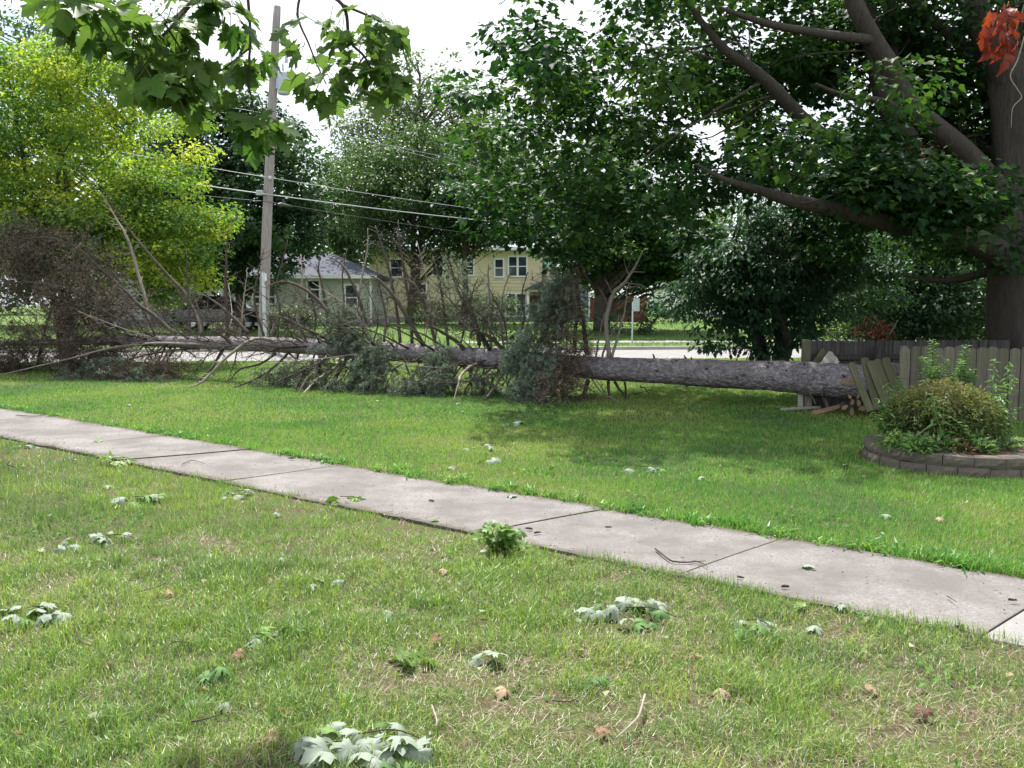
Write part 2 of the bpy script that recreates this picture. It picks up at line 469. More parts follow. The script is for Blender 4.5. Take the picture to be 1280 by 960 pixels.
# path beyond the road seen as a pale line
g = Geo()
v, f = [], []
for i, x in enumerate(np.linspace(-2, 40, 22)):
    y = road_far(x) + 3.2
    v += [(x, y, far_z(x, y) + .02), (x, y + 1.4, far_z(x, y + 1.4) + .02)]
    if i: f.append([2 * i - 2, 2 * i, 2 * i + 1, 2 * i - 1])
g.add(v, f); tag(g.build('far_pavement', M['concrete_new']), kind='structure')

# sidewalk of separate slabs
UA, UB = G(0, 511)[:2], G(1280, 725)[:2]
LA, LB = G(0, 548)[:2], G(1225, 800)[:2]
def cross(o, d, a, b):
    d2 = b - a
    k = ((a[0] - o[0]) * d2[1] - (a[1] - o[1]) * d2[0]) / (d[0] * d2[1] - d[1] * d2[0])
    return o + d * k
jo = [((87, 557), (207, 546)), ((180, 576), (297, 565)), ((310, 600), (427, 583)), ((450, 629), (562, 611)), ((602, 668), (712, 647)), ((848, 722), (970, 678)), ((1225, 800), (1280, 765))]
joints = []
for a, b in jo:
    a, b = G(*a)[:2], G(*b)[:2]
    joints.append((cross(a, b - a, LA, LB), cross(a, b - a, UA, UB)))
while joints[0][0][0] > -17:
    d = np.array(joints[1]) - np.array(joints[0]); joints.insert(0, tuple(np.array(joints[0]) - d * 1.12))
while len(joints) < 40 and joints[-1][0][0] < 7:
    d = np.array(joints[-1]) - np.array(joints[-2]); joints.append(tuple(np.array(joints[-1]) + d * 1.05))
walk = tag(thing('sidewalk', None, None, (0, 0, 0)), kind='structure')
r2 = np.random.default_rng(3)
for k in range(len(joints) - 1):
    (l0, u0), (l1, u1) = [tuple(map(np.asarray, j)) for j in (joints[k], joints[k + 1])]
    e = unit(l1 - l0) * .0055
    l0, u0, l1, u1 = l0 + e, u0 + e, l1 - e, u1 - e
    dz = r2.uniform(-.005, .007); tx, ty = r2.normal(0, .0035, 2)
    new = joints[k][0][0] > G(1200, 800)[0]
    nu, nv = 24, 24
    V = []
    for i in range(nu + 1):
        for j in range(nv + 1):
            a, b = i / nu, j / nv
            p = (l0 * (1 - a) + l1 * a) * (1 - b) + (u0 * (1 - a) + u1 * a) * b
            if not new and j in (0, nv): p = p + r2.normal(0, .006, 2)
            z = .02 + dz + tx * (a - .5) * 2 + ty * (b - .5) * 2 + .002 * math.sin(7 * a + 5 * b + k)
            V.append((p[0], p[1], z))
    F = [[i * (nv + 1) + j, (i + 1) * (nv + 1) + j, (i + 1) * (nv + 1) + j + 1, i * (nv + 1) + j + 1] for i in range(nu) for j in range(nv)]
    ring = [i * (nv + 1) for i in range(nu + 1)] + [nu * (nv + 1) + j for j in range(1, nv + 1)] + [i * (nv + 1) + nv for i in range(nu - 1, -1, -1)] + [j for j in range(nv - 1, 0, -1)]
    n0 = len(V)
    V += [(V[q][0], V[q][1], -.09) for q in ring]
    F += [[ring[q], n0 + q, n0 + (q + 1) % len(ring), ring[(q + 1) % len(ring)]] for q in range(len(ring))]
    ed = [max(0, 1 - min(j + .5, nv - j - .5) / (nv * .16)) ** 1.2 * 1.0 + .35 * max(0, 1 - min(i + .5, nu - i - .5) / (nu * .06)) for i in range(nu) for j in range(nv)] + [1] * len(ring)
    g = Geo().add(V, np.array(F), np.array(ed))
    s_ = g.build('slab', M['concrete_new'] if new else M['concrete'], walk, bevel=.006)
    if new: s_['label'] = 'paler newer concrete slab at the end of the walk'
WDIR = unit(UB - UA); WN = np.array([-WDIR[1], WDIR[0]]); WN = WN if WN[1] > 0 else -WN
def walk_side(x, y):
    """Signed metres outside the walk: <0 on it. Second value: +1 beyond the walk, -1 on the near side."""
    du = (x - UA[0]) * WN[0] + (y - UA[1]) * WN[1]
    wl = unit(LB - LA); ln = np.array([-wl[1], wl[0]]); ln = ln if ln[1] > 0 else -ln
    dl = (x - LA[0]) * ln[0] + (y - LA[1]) * ln[1]
    return np.where(du > 0, du, np.where(dl < 0, -dl, -np.minimum(-du, dl))), np.where(du + dl > 0, 1, -1)

BED_C, BED_R = np.array([4.66, 9.0]), 1.0

# ---------------------------------------------------------------- grass blades (one mesh per lawn: nobody could count them)
def blades(x, y, z, h, w, lean, az, tint, seg):
    n = len(x)
    ca, sa = np.cos(az), np.sin(az)
    face = az + rng.uniform(-.6, .6, n) + np.pi / 2
    wx, wy = np.cos(face) * w / 2, np.sin(face) * w / 2
    out, F = [], []
    def row(t_):
        r_ = h * (np.sin(lean * t_) if True else 0) * t_ ** .8
        zz = h * t_ * np.cos(lean * t_ * .9)
        return x + ca * r_, y + sa * r_, z + zz
    B = np.stack([x, y, z - .004], -1)
    W = np.stack([wx, wy, np.zeros(n)], -1)
    if seg == 1:
        T = np.stack(row(1.0), -1)
        V = np.stack([B - W, B + W, T], 1).reshape(-1, 3)
        i = np.arange(n)[:, None] * 3
        return V, i + np.array([[0, 1, 2]]), tint
    m = np.stack(row(.55), -1); T = np.stack(row(1.0), -1)
    V = np.stack([B - W, B + W, m + W * .8, m - W * .8, T], 1).reshape(-1, 3)
    i = np.arange(n)[:, None] * 5
    return V, (i + np.array([[0, 1, 2, 3]]), i + np.array([[3, 2, 4]])), tint

def scatter(dmin, dmax, dens):
    """Uniform points over the band of lawn between two distances, a little wider than the view."""
    mg = 3.0 if dmax < 9 else 2.2
    wmax = .66 * dmax + mg
    n = int(dens * 2 * wmax * (dmax - dmin))
    x = rng.uniform(-wmax, wmax, n); y = rng.uniform(dmin, dmax, n)
    k = np.abs(x) < .66 * y + mg
    return x[k], y[k]

gn, gf = Geo(), Geo()
for dmin, dmax, dens, seg, wmul in ((1.9, 3.6, 17000, 2, 1.0), (3.6, 5.4, 11500, 2, 1.15), (5.4, 8, 5200, 1, 1.7), (8, 12, 2600, 1, 2.5), (12, 17, 1250, 1, 3.6), (17, 27, 520, 1, 5.2)):
    x, y = scatter(dmin, dmax, dens)
    side, sg = walk_side(x, y)
    edge = fnoise(x * 3.2, y * 3.2, 5) * .30 - .17          # ragged edge that creeps over the concrete
    k = (side > edge * np.where(sg > 0, .9, .8)) & (y < road_near(x) - .2)
    k &= np.hypot(x - BED_C[0], y - BED_C[1]) > BED_R + .02
    x, y, sg, side = x[k], y[k], sg[k], side[k]
    near = sg < 0
    big = fnoise(x * .55, y * .55, 11); mid = fnoise(x * 1.9, y * 1.9, 23); tuft = fnoise(x * 6.5, y * 6.5, 31, 2)
    # the near strip is thin and half dry, the far lawn lush with a few tired patches
    dry = np.where(near, .20 + 1.6 * (mid - .43) + .75 * (big - .48) + .05 * np.clip(x, -3, 3), -.05 + .75 * (mid - .52) + .8 * (big - .55))
    dry = dry + np.where(~near & (side < .5), .22 * (1 - side / .5), 0)
    dry = np.clip(dry, 0, .9)
    keep = rng.random(len(x)) < np.where(near, .28 + .75 * tuft, .72 + .4 * tuft) * (1 - np.where(near, .35 * dry + .55 * (dry > .5), .4 * dry))
    x, y, near, dry, tuft, big, mid, side = [q[keep] for q in (x, y, near, dry, tuft, big, mid, side)]
    n = len(x)
    straw = rng.random(n) < dry * .7
    h = np.where(near, rng.uniform(.03, .085, n) * (.35 + tuft * 1.3), rng.uniform(.035, .06, n) * (.75 + .5 * tuft))
    h *= np.where(~near & (side < .22), 1.55, 1)
    lean = np.where(straw, rng.uniform(.8, 1.6, n), rng.uniform(.1, 1.1, n))
    h = np.where(straw, h * .9, h)
    hue = fnoise(x * 1.3 + 40, y * 1.3, 51)
    tint = np.where(near, .08 + .60 * rng.random(n) + .55 * (hue - .5), .31 + .40 * rng.random(n) + .75 * (big - .5) + .25 * (mid - .5))
    tint = np.minimum(tint, .70)
    tint = np.where(straw, rng.uniform(.7, 1.0, n), tint)
    tint = np.clip(tint, 0, 1)
    w = rng.uniform(.0022, .0042, n) * wmul * np.where(straw, .7, 1)
    az = rng.uniform(0, 2 * np.pi, n)
    for sel, geo in ((near, gn), (~near, gf)):
        if not sel.any(): continue
        V, F, t_ = blades(x[sel], y[sel], np.zeros(sel.sum()), h[sel], w[sel], lean[sel], az[sel], tint[sel], seg)
        if seg == 1: geo.add(V, F, t_)
        else:
            m = len(t_)
            geo.v.append(V)
            for ff in F: geo.f.append(ff + geo.n); geo.t.append(t_)
            geo.n += len(V)
# taller tussocks standing out of the thin strip
cx, cy = scatter(2.3, 7.5, 3.4); sd_, sg_ = walk_side(cx, cy); k = (sg_ < 0) & (sd_ > .1); cx, cy = cx[k], cy[k]
for a, b in zip(cx, cy):
    m = int(rng.integers(25, 90)); s_ = rng.uniform(.03, .10)
    V, F, t_ = blades(a + rng.normal(0, s_, m), b + rng.normal(0, s_, m), np.zeros(m), rng.uniform(.05, .12, m), rng.uniform(.003, .005, m), rng.uniform(.15, 1.0, m), rng.uniform(0, 6.28, m), np.clip(rng.uniform(.25, .66) + rng.normal(0, .07, m), 0, .72), 2)
    gn.v.append(V)
    for ff in F: gn.f.append(ff + gn.n); gn.t.append(t_)
    gn.n += len(V)
# coarse broad weeds crowding the far edge of the walk
for s_ in rng.uniform(-3, 16, 130):
    q = UA + WDIR * s_ + WN * rng.uniform(-.02, .16); m = int(rng.integers(14, 40))
    V, F, t_ = blades(q[0] + rng.normal(0, .04, m), q[1] + rng.normal(0, .04, m), np.zeros(m), rng.uniform(.05, .13, m), rng.uniform(.008, .018, m), rng.uniform(.4, 1.4, m), rng.uniform(0, 6.28, m), np.clip(rng.uniform(.25, .6) + rng.normal(0, .06, m), 0, .72), 2)
    gf.v.append(V)
    for ff in F: gf.f.append(ff + gf.n); gf.t.append(t_)
    gf.n += len(V)
# lying thatch on the near strip
x, y = scatter(1.9, 6, 1300)
side, sg = walk_side(x, y)
k = (sg < 0) & (side > .02) & (rng.random(len(x)) < fnoise(x * 1.9, y * 1.9, 23) * 1.5 - .1)
x, y = x[k], y[k]; n = len(x)
V, F, t_ = blades(x, y, rng.uniform(.004, .02, n), rng.uniform(.03, .09, n), rng.uniform(.0014, .0026, n), np.full(n, 1.5), rng.uniform(0, 6.28, n), rng.uniform(.78, 1, n), 1)
gn.add(V, F, t_)
STRIP = (gn, gf)
#MOVED tag(gn.build('strip_grass', M['grass']), 'thin half dry grass on the near side of the walk', 'grass', kind='stuff')
#MOVED tag(gf.build('lawn_grass', M['grass']), 'lush green lawn between walk and fallen trunk', 'grass', kind='stuff')
# tufts rooted in the older walk joints, and coarse weeds that crowd its far edge
for k in range(len(joints) - 5):
    (l0, u0) = [np.asarray(q) for q in joints[k]]
    n = 150; f = np.concatenate([rng.uniform(0, .35, n // 2) * rng.random(n // 2), 1 - rng.uniform(0, .5, n - n // 2) * rng.random(n - n // 2)])
    f = f[fnoise(f * 4 + k * 9.3, f * 0 + k, 7) > .45]; n = len(f)
    if not n: continue
    p = l0 + (u0 - l0) * f[:, None] + rng.normal(0, .008, (n, 2))
    V, F, t_ = blades(p[:, 0], p[:, 1], np.full(n, .0), rng.uniform(.03, .065, n), rng.uniform(.005, .009, n), rng.uniform(.2, 1.3, n), rng.uniform(0, 6.28, n), rng.uniform(.2, .75, n), 1)
    gn.add(V, F, t_)
# crumbs of soil, straw and seed on the walk, thick along its edges
lg = Geo(); n = 5200
s_ = rng.uniform(-2, 17.5, n); e_ = rng.random(n); w_ = 1.32
t_ = np.where(e_ < .42, rng.exponential(.05, n), np.where(e_ < .84, w_ - rng.exponential(.06, n), rng.uniform(0, w_, n)))
p = UA + WDIR * s_[:, None] - WN * t_[:, None]
sd_, _ = walk_side(p[:, 0], p[:, 1]); p = p[(sd_ < .03)]; n = len(p)
z_ = np.full(n, .030); r_ = rng.uniform(.003, .011, n) * (1 + .6 * (rng.random(n) < .1)); a_ = rng.uniform(0, 6.28, n)
el = rng.uniform(.2, 1, n)
V = np.stack([np.stack([p[:, 0] + r_ * np.cos(a_), p[:, 1] + r_ * np.sin(a_), z_], -1), np.stack([p[:, 0] - r_ * el * np.sin(a_), p[:, 1] + r_ * el * np.cos(a_), z_ + .006], -1), np.stack([p[:, 0] - r_ * np.cos(a_), p[:, 1] - r_ * np.sin(a_), z_ + .002], -1)], 1).reshape(-1, 3)
lg.add(V, np.arange(n)[:, None] * 3 + np.array([[0, 1, 2]]), rng.random(n))
tag(lg.build('litter', M['litter']), 'crumbs of soil and straw scattered along the edges of the walk', 'litter', kind='stuff')
# clover and plantain patches in the lawn, a little in the strip
x, y = scatter(2.2, 14, 230); sd_, sg_ = walk_side(x, y)
k = (sd_ > .03) & (np.hypot(x - BED_C[0], y - BED_C[1]) > 1.05) & (rng.random(len(x)) < np.clip((fnoise(x * 1.1 + 9, y * 1.1, 61) - np.where(sg_ > 0, .44, .54)) * 2.2, 0, .55)); x, y = x[k], y[k]; n = len(x)
cl = Geo(); a_ = rng.uniform(0, 6.28, n); r_ = rng.uniform(.006, .014, n) * (1 + .05 * y); z_ = rng.uniform(.012, .04, n)
V = np.stack([np.stack([x + r_ * np.cos(a_ + q), y + r_ * np.sin(a_ + q), z_ + rng.normal(0, .006, n)], -1) for q in (0, 1.3, 2.5, 3.8, 5.1)], 1).reshape(-1, 3)
cl.add(V, np.arange(n)[:, None] * 5 + np.array([[0, 1, 2, 3, 4]]), np.clip(.22 + .36 * rng.random(n), 0, .7))
tag(cl.build('clover', M['clover']), 'low clover patches scattered through the lawn', 'clover', kind='stuff')
# small torn scraps of leaf among the blades
x, y = scatter(2.3, 13, 5.5); sd_, sg_ = walk_side(x, y); k = (sd_ > .05) & (np.hypot(x - BED_C[0], y - BED_C[1]) > 1.1) & ((sg_ < 0) | (rng.random(len(x)) < .3)); x, y = x[k], y[k]; n = len(x)
sl = Geo(); a_ = rng.uniform(0, 6.28, n); r_ = rng.uniform(.008, .026, n); z_ = rng.uniform(.03, .05, n)
V = np.stack([np.stack([x + r_ * rng.uniform(.5, 1.2, n) * np.cos(a_ + q), y + r_ * rng.uniform(.4, .9, n) * np.sin(a_ + q), z_ + rng.normal(0, .007, n)], -1) for q in (0, 1.3, 2.6, 3.7, 5.0)], 1).reshape(-1, 3)
sl.add(V, np.arange(n)[:, None] * 5 + np.array([[0, 1, 2, 3, 4]]), rng.random(n))
tag(sl.build('leaf_litter', M['scrap']), 'small torn leaf scraps littering the grass', 'litter', kind='stuff')
# far lawn blades
tag(gn.build('strip_grass', M['grass_strip']), 'thin half dry grass on the near side of the walk', 'grass', kind='stuff')
tag(gf.build('lawn_grass', M['grass']), 'lush green lawn between walk and fallen trunk', 'grass', kind='stuff')
gg = Geo()
n = 42000
x = rng.uniform(-32, 36, n); y = road_far(x) + .2 + rng.uniform(0, 1, n) ** 1.3 * 20
k = (np.abs(y - road_far(x) - 3.9) > .75) | (x < -2)
x, y = x[k], y[k]; n = len(x)
V, F, t_ = blades(x, y, far_z(x, y), rng.uniform(.06, .14, n), rng.uniform(.02, .04, n), rng.uniform(.1, .9, n), rng.uniform(0, 6.28, n), np.clip(.2 + .35 * rng.random(n) + .3 * (fnoise(x * .4, y * .4, 3) - .5), 0, 1), 1)
gg.add(V, F, t_)
tag(gg.build('far_grass', M['grass']), 'sunny green grass across the road in front of the houses', 'grass', kind='stuff')

# ================================================================ FOLIAGE TOOLS
def leaf_template(kind):
    if kind == 'kite':
        v = np.array([(0, 0, 0), (.30, .42, .09), (0, 1, -.05), (-.30, .42, .09)]); f = [(0, 1, 2), (0, 2, 3)]
    elif kind == 'heart':
        v = np.array([(0, 0, 0), (.34, -.02, .05), (.46, .36, .10), (0, 1, -.1), (-.46, .36, .10), (-.34, -.02, .05)]); f = [(0, 1, 2, 3), (0, 3, 4, 5)]
    elif kind == 'maple':
        h = [(.30, -.04), (.64, .34), (.30, .55)]
        v = [(0, 0, 0)] + [(a, b, .12 * a) for a, b in h] + [(0, 1.05, -.08)] + [(-a, b, .12 * a) for a, b in h[::-1]]
        v = np.array(v); f = [(0, 1, 2, 3, 4), (0, 4, 5, 6, 7)]
    elif kind == 'long':
        v = np.array([(0, 0, 0), (.17, .4, .03), (0, 1, -.22), (-.17, .4, .03)]); f = [(0, 1, 2), (0, 2, 3)]
    return v, f

def add_leaves(geo, pos, direc, normal, size, kind, tint):
    n = len(pos)
    tv, tf = leaf_template(kind)
    y = unit(direc)
    z = unit(normal - y * np.sum(normal * y, -1, keepdims=True))
    x = np.cross(y, z)
    V = pos[:, None] + size[:, None, None] * (tv[None, :, 0, None] * x[:, None] + tv[None, :, 1, None] * y[:, None] + tv[None, :, 2, None] * z[:, None])
    k = len(tv)
    geo.v.append(V.reshape(-1, 3))
    by = {}
    for q in tf: by.setdefault(len(q), []).append(q)
    for q in by.values():
        q = np.array(q)
        geo.f.append((np.arange(n)[:, None, None] * k + q[None]).reshape(-1, q.shape[1]) + geo.n)
        geo.t.append(np.repeat(tint, len(q)))
    geo.n += n * k

def clump_leaves(geo, c, rad, n, size, kind, rs, flat=.55, droop=.35, tint=(.2, .8)):
    """n leaves through a flattened clump, denser at its skin, tips turned out and down."""
    d = unit(rs.normal(size=(n, 3)))
    rr = rs.random(n) ** .45
    p = d * rr[:, None] * np.array([rad, rad, rad * flat])
    out = unit(d * np.array([1, 1, .5]) + rs.normal(0, .45, (n, 3)))
    out[:, 2] -= droop
    nor = np.array([0, 0, 1.0]) + rs.normal(0, .36, (n, 3)) + d * .45
    base = rs.uniform(*tint)
    add_leaves(geo, c + p, out, nor, rs.uniform(.55, 1.35, n) * size, kind, np.clip(base + rs.normal(0, .17, n), 0, 1))

def in_ellipsoids(ells, n, rs, shell=.5, zmin=-1e9):
    """n clump centres spread over ellipsoids (cx,cy,cz,rx,ry,rz), most towards their skins."""
    vol = np.array([e[3] * e[4] * e[5] for e in ells]) ** .67; vol /= vol.sum()
    out = []
    while len(out) < n:
        e = ells[rs.choice(len(ells), p=vol)]
        d = unit(rs.normal(size=3)); r_ = rs.random() ** (shell / 1.5)
        p = np.array(e[:3]) + d * r_ * np.array(e[3:6])
        if p[2] > zmin: out.append(p)
    return np.array(out)

def limb_to(geo, trunk, c, r0, rs, sides=5):
    """A bent limb from a point low enough on the trunk out to a clump."""
    zs = trunk[:, 2]
    dist = np.hypot(trunk[:, 0] - c[0], trunk[:, 1] - c[1])
    target = c[2] - .55 * dist - .3
    k = int(np.clip(np.argmin(np.abs(zs - target)), 1, len(trunk) - 1))
    a = trunk[k]; L = np.linalg.norm(c - a)
    m1 = a + (c - a) * .4 + np.array([0, 0, .10 * L]) + rs.normal(0, .05 * L, 3)
    m2 = a + (c - a) * .75 + np.array([0, 0, .05 * L]) + rs.normal(0, .05 * L, 3)
    geo.tube(smooth_path([a, m1, m2, c], 3), [r0, r0 * .7, r0 * .45, r0 * .15], sides)

def make_tree(name, label, base, trunk_top, r_trunk, ells, nclump, rad, nleaf, size, kind, mat, bark, seed, flat=.55, droop=.35, tint=(.2, .8), zmin=-1e9, limbs=.35, stems=1, group=None, lean=.25, cat='tree', shell=.5, jit=.12):
    rs = np.random.default_rng(seed)
    base = np.array(base, float)
    root = thing(name, label, cat, base, group)
    tg = Geo(); trunks = []
    for s_ in range(stems):
        off = np.array([0, 0, 0.0]) if stems == 1 else np.array([rs.uniform(-.25, .25), rs.uniform(-.2, .2), 0]) * (1 + r_trunk)
        tip = np.array(trunk_top, float) + (off * 6 if stems > 1 else 0)
        pts = [base + off + (tip - base - off) * k + (rs.normal(0, lean * .35, 3) * np.array([1, 1, 0]) if 0 < k < 1 else 0) for k in (0, .25, .5, .75, 1)]
        path = smooth_path(pts, 5); trunks.append(path)
        tg.tube(path, [r_trunk * 1.35, r_trunk * 1.02, r_trunk * .85, r_trunk * .6, r_trunk * .2], 10)
    cs = in_ellipsoids(ells, nclump, rs, shell, zmin)
    cs = cs + rs.normal(0, jit, cs.shape) * min(e[3] for e in ells)
    cs[:, 2] = np.maximum(cs[:, 2], zmin)
    for c in cs:
        if rs.random() < limbs: limb_to(tg, trunks[rs.integers(stems)], c, r_trunk * rs.uniform(.12, .34), rs)
    tg.build('trunk', bark, root, smooth=True)
    cg = Geo()
    for c in cs:
        q = rs.uniform(.7, 1.3)
        clump_leaves(cg, c, rad * q, int(nleaf * q * q), size, kind, rs, flat, droop, tint)
    cg.build('crown', mat, root)
    return root

# ================================================================ TREES
def gz(px, d, dz=0):                     # foot of something seen in column px at distance d
    x = (px - 640) / FPX * d * 1.0
    z = 0 if d < 33 else float(far_z(x, d))
    return np.array([x, d, z + dz])
def at_x(px, d): return (px - 640) / FPX * d
def at_z(py, d): return P(640, py, d)[2]

# golden-green tree at the left
d = 23.9
make_tree('golden_tree', 'bright yellow-green tree lit by the sun behind the brown brush', gz(88, d), P(60, 60, d + .3), .075,
          [(at_x(60, d), d + .5, 5.9, 4.6, 2.8, 3.5), (at_x(150, d), d, 3.9, 3.1, 2.3, 2.2), (at_x(-60, d), d, 4.2, 3.4, 2.3, 2.8), (at_x(215, d), d + .2, 3.4, 1.7, 1.7, 1.7), (at_x(60, d), d + .5, 8.0, 2.2, 2.2, 1.5), (at_x(235, d), d - .3, 4.3, 1.4, 1.5, 1.5)],
          250, .82, 330, .088, 'heart', M['leaf_gold'], M['bark_dark'], 11, flat=.42, droop=.45, tint=(.15, .85), zmin=1.9, stems=3)
d = 22.3
make_tree('grey_leaved_sapling', 'small tree with greyish blue-green leaves beneath the golden tree', gz(45, d), P(70, 290, d), .035,
          [(at_x(70, d), d, 3.1, 1.5, 1.0, 1.0), (at_x(20, d), d, 2.8, 1.2, 1.0, 1.0)], 48, .45, 70, .11, 'heart', M['leaf_pale'], M['bark_dark'], 12, droop=.6, zmin=1.6)
# dark maple behind the pole
d = 43
make_tree('dark_maple', 'dense dark green maple standing behind the utility pole', gz(300, d), P(300, 150, d), .22,
          [(at_x(285, d), d, 7.2, 4.6, 4.2, 4.4), (at_x(330, d), d - .5, 5.4, 2.9, 3.2, 3.4), (at_x(240, d), d, 5.5, 4.0, 3.6, 3.4), (at_x(315, d), d, 10, 2.8, 2.8, 1.9)],
          330, .95, 150, .19, 'heart', M['leaf_dark'], M['bark_dark'], 13, droop=.4, tint=(.1, .9), zmin=2.6)
d = 52
make_tree('tall_bare_topped_tree', 'tall thin-crowned tree rising behind the golden tree', gz(170, d), P(165, 20, d), .3,
          [(at_x(150, d), d, 14.5, 3.2, 3, 5.5), (at_x(60, d), d, 14, 4.6, 3, 6), (at_x(-20, d), d, 12, 5.6, 4, 7)], 190, 1.1, 45, .3, 'kite', M['leaf_mid'], M['bark_dark'], 14, zmin=4, limbs=.7)
# airy cottonwood, mid maples and saplings before the yellow house
d = 78
make_tree('airy_cottonwood', 'tall airy pale green cottonwood behind the yellow house', gz(520, d), P(525, 95, d), .4,
          [(at_x(525, d), d, 17.5, 5.6, 5, 5.6), (at_x(455, d), d, 13.5, 4.2, 4, 5.5), (at_x(590, d), d, 15, 5, 4.5, 5.5), (at_x(520, d), d, 11.5, 8, 5, 4), (at_x(640, d), d, 13, 6, 5, 5), (at_x(400, d), d, 10, 4, 5, 5)], 520, 1.3, 58, .37, 'kite', M['leaf_pale'], M['bark_dark'], 15, flat=.8, zmin=6, limbs=.8, shell=.75)
d = 54
make_tree('street_maple', 'mid green maple with two dark trunks before the yellow house', gz(510, d), P(520, 200, d), .17,
          [(at_x(520, d), d, 9.0, 3.8, 3.5, 3.0), (at_x(585, d), d, 7.5, 3.3, 3.2, 2.6), (at_x(470, d), d + 1, 8.2, 2.6, 3, 2.6), (at_x(540, d), d, 5.6, 3.6, 2.0, 1.6), (at_x(520, d), d + 2, 10, 5.5, 3, 3)], 320, .95, 110, .21, 'kite', M['leaf_mid'], M['bark_dark'], 16, tint=(.05, .9), zmin=3.6, stems=2, limbs=.6)
d = 51
make_tree('dark_street_maple', 'dark maple shading the front of the yellow house', gz(577, d), P(590, 240, d), .15,
          [(at_x(598, d), d, 6.6, 2.7, 2.6, 2.0), (at_x(560, d), d, 7.6, 2.4, 2.4, 1.6), (at_x(640, d), d, 8.0, 2.2, 2, 1.7)], 150, .8, 110, .18, 'heart', M['leaf_dark'], M['bark_dark'], 17, tint=(.2, .9), zmin=4.4, limbs=.7)
d = 62
make_tree('slender_tree', 'slender light green tree between the cottage and the big maple', gz(438, d), P(432, 190, d), .12,
          [(at_x(437, d), d, 8.5, 1.9, 2, 4.6), (at_x(415, d), d, 7, 2.0, 2, 3), (at_x(455, d), d + 2, 9, 2, 2, 4)], 190, .85, 60, .26, 'kite', M['leaf_mid'], M['bark_dark'], 18, tint=(.3, 1), zmin=3.2, limbs=.8)
# tree right of the yellow house across the road
d = 45
make_tree('roadside_maple', 'dark trunked maple with low crown across the road', gz(752, d), P(752, 250, d), .34,
          [(at_x(760, d), d, 5.8, 4.0, 3.6, 3.1), (at_x(715, d), d, 5.0, 2.2, 2.6, 2.4), (at_x(825, d), d, 5.2, 2.8, 3, 2.6), (at_x(838, d), d, 3.6, 2.0, 2, 1.7)], 225, .85, 120, .17, 'maple', M['leaf_maple'], M['bark_dark'], 19, tint=(.2, .95), zmin=2.0)
# low drooping tree beside the fence corner
d = 19.5
make_tree('drooping_tree', 'low blue-green tree with drooping leaves behind the trunk', gz(965, d), P(955, 300, d), .09,
          [(at_x(950, d), d, 2.3, 1.9, 1.6, 1.35), (at_x(1020, d), d + .4, 2.6, 1.6, 1.5, 1.2), (at_x(1075, d), d + .8, 2.5, 1.2, 1.2, 1.0), (at_x(893, d), d, 1.9, 1.15, 1.0, .95), (at_x(945, d), d, 1.3, 1.5, 1.2, .8), (at_x(905, d), d - .2, 2.7, .9, .8, .5), (at_x(985, d), d + .2, 3.75, 1.1, 1.0, .45)],
          310, .46, 80, .125, 'kite', M['leaf_blue'], M['bark_dark'], 20, flat=.38, droop=.9, tint=(.1, .9), zmin=.55, stems=4, limbs=.3, jit=.22)
# woods behind the board fence
for px, d, h_, mat, lab, sd, nm in ((1120, 27, 4.6, 'leaf_dark', 'dense dark green tree close behind the board fence', 21, 'yard_tree'), (1195, 31, 5.2, 'leaf_dark', 'dark tree between the fence and the big maple trunk', 22, 'yard_tree'),
                                    (1090, 36, 6.5, 'leaf_yellow', 'sunlit yellow-green tree glowing behind the dark yard trees', 23, 'sunlit_tree'), (1215, 42, 6, 'leaf_yellow', 'bright yellow-green tree seen beside the maple trunk', 24, 'sunlit_tree'), (1330, 27, 5.4, 'leaf_mid', 'green tree behind the big maple trunk at the frame edge', 25, 'yard_tree'),  # sunlit trees: backlit glow is put into the yellow-green leaf colour
                                    (1010, 44, 6.5, 'leaf_mid', 'tree showing above the drooping tree', 26, 'yard_tree')):
    make_tree(nm, lab, gz(px, d), (at_x(px, d), d, h_ * .8), .16, [(at_x(px, d), d, h_ * .58, h_ * .52, h_ * .45, h_ * .42), (at_x(px, d) + .8, d, h_ * .4, h_ * .4, h_ * .4, h_ * .26), (at_x(px, d), d, 1.2, h_ * .5, h_ * .3, 1.1)],
              170, .7, 105, .15, 'kite', M[mat], M['bark_dark'], sd, zmin=.3, limbs=.3, group='trees behind the board fence')
d = 24
make_tree('purple_shrub', 'purple-red leaved shrub peeping over the board fence', gz(1085, d), P(1085, 400, d), .03,
          [(at_x(1088, d), d, .8, .5, .5, .4)], 18, .26, 50, .09, 'kite', M['leaf_red'], M['bark_dark'], 27, zmin=.3, cat='shrub', stems=3)
# shrubs across the road
for px, d, w, h_, mat, lab, sd in ((797, 43, 2.1, 1.5, 'leaf_dark', 'broad dark bush behind the street sign post', 31), (705, 55, 1.5, 1.5, 'leaf_dark', 'dark bush at the corner of the grey-blue house', 32), (610, 56, 2.4, 1.9, 'leaf_mid', 'tall green bush against the yellow house wall', 33),
                                   (540, 52, 1.7, 1.2, 'leaf_yellow', 'yellow-green shrub between the two houses', 34), (365, 46, 1.5, .9, 'leaf_pale', 'pale low shrub beside the cottage wall', 35), (120, 46, 2.0, 2.4, 'leaf_dark', 'dark rounded shrub at the pale garage', 36), (225, 47, 1.6, 2.0, 'leaf_mid', 'green bush beside the parked car', 37),
                                   (860, 58, 3.0, 1.4, 'leaf_mid', 'clipped green bush in front of the white house', 38)):
    x = at_x(px, d); z = float(far_z(x, d))
    make_tree('bush', lab, (x, d, z), (x, d, z + h_), .04, [(x, d, z + h_ * .55, w, w * .7, h_ * .6)], 42, .42, 55, .15, 'kite', M[mat], M['bark_dark'], sd, zmin=z + .1, limbs=.4, stems=3, group='bushes across the road', cat='bush')

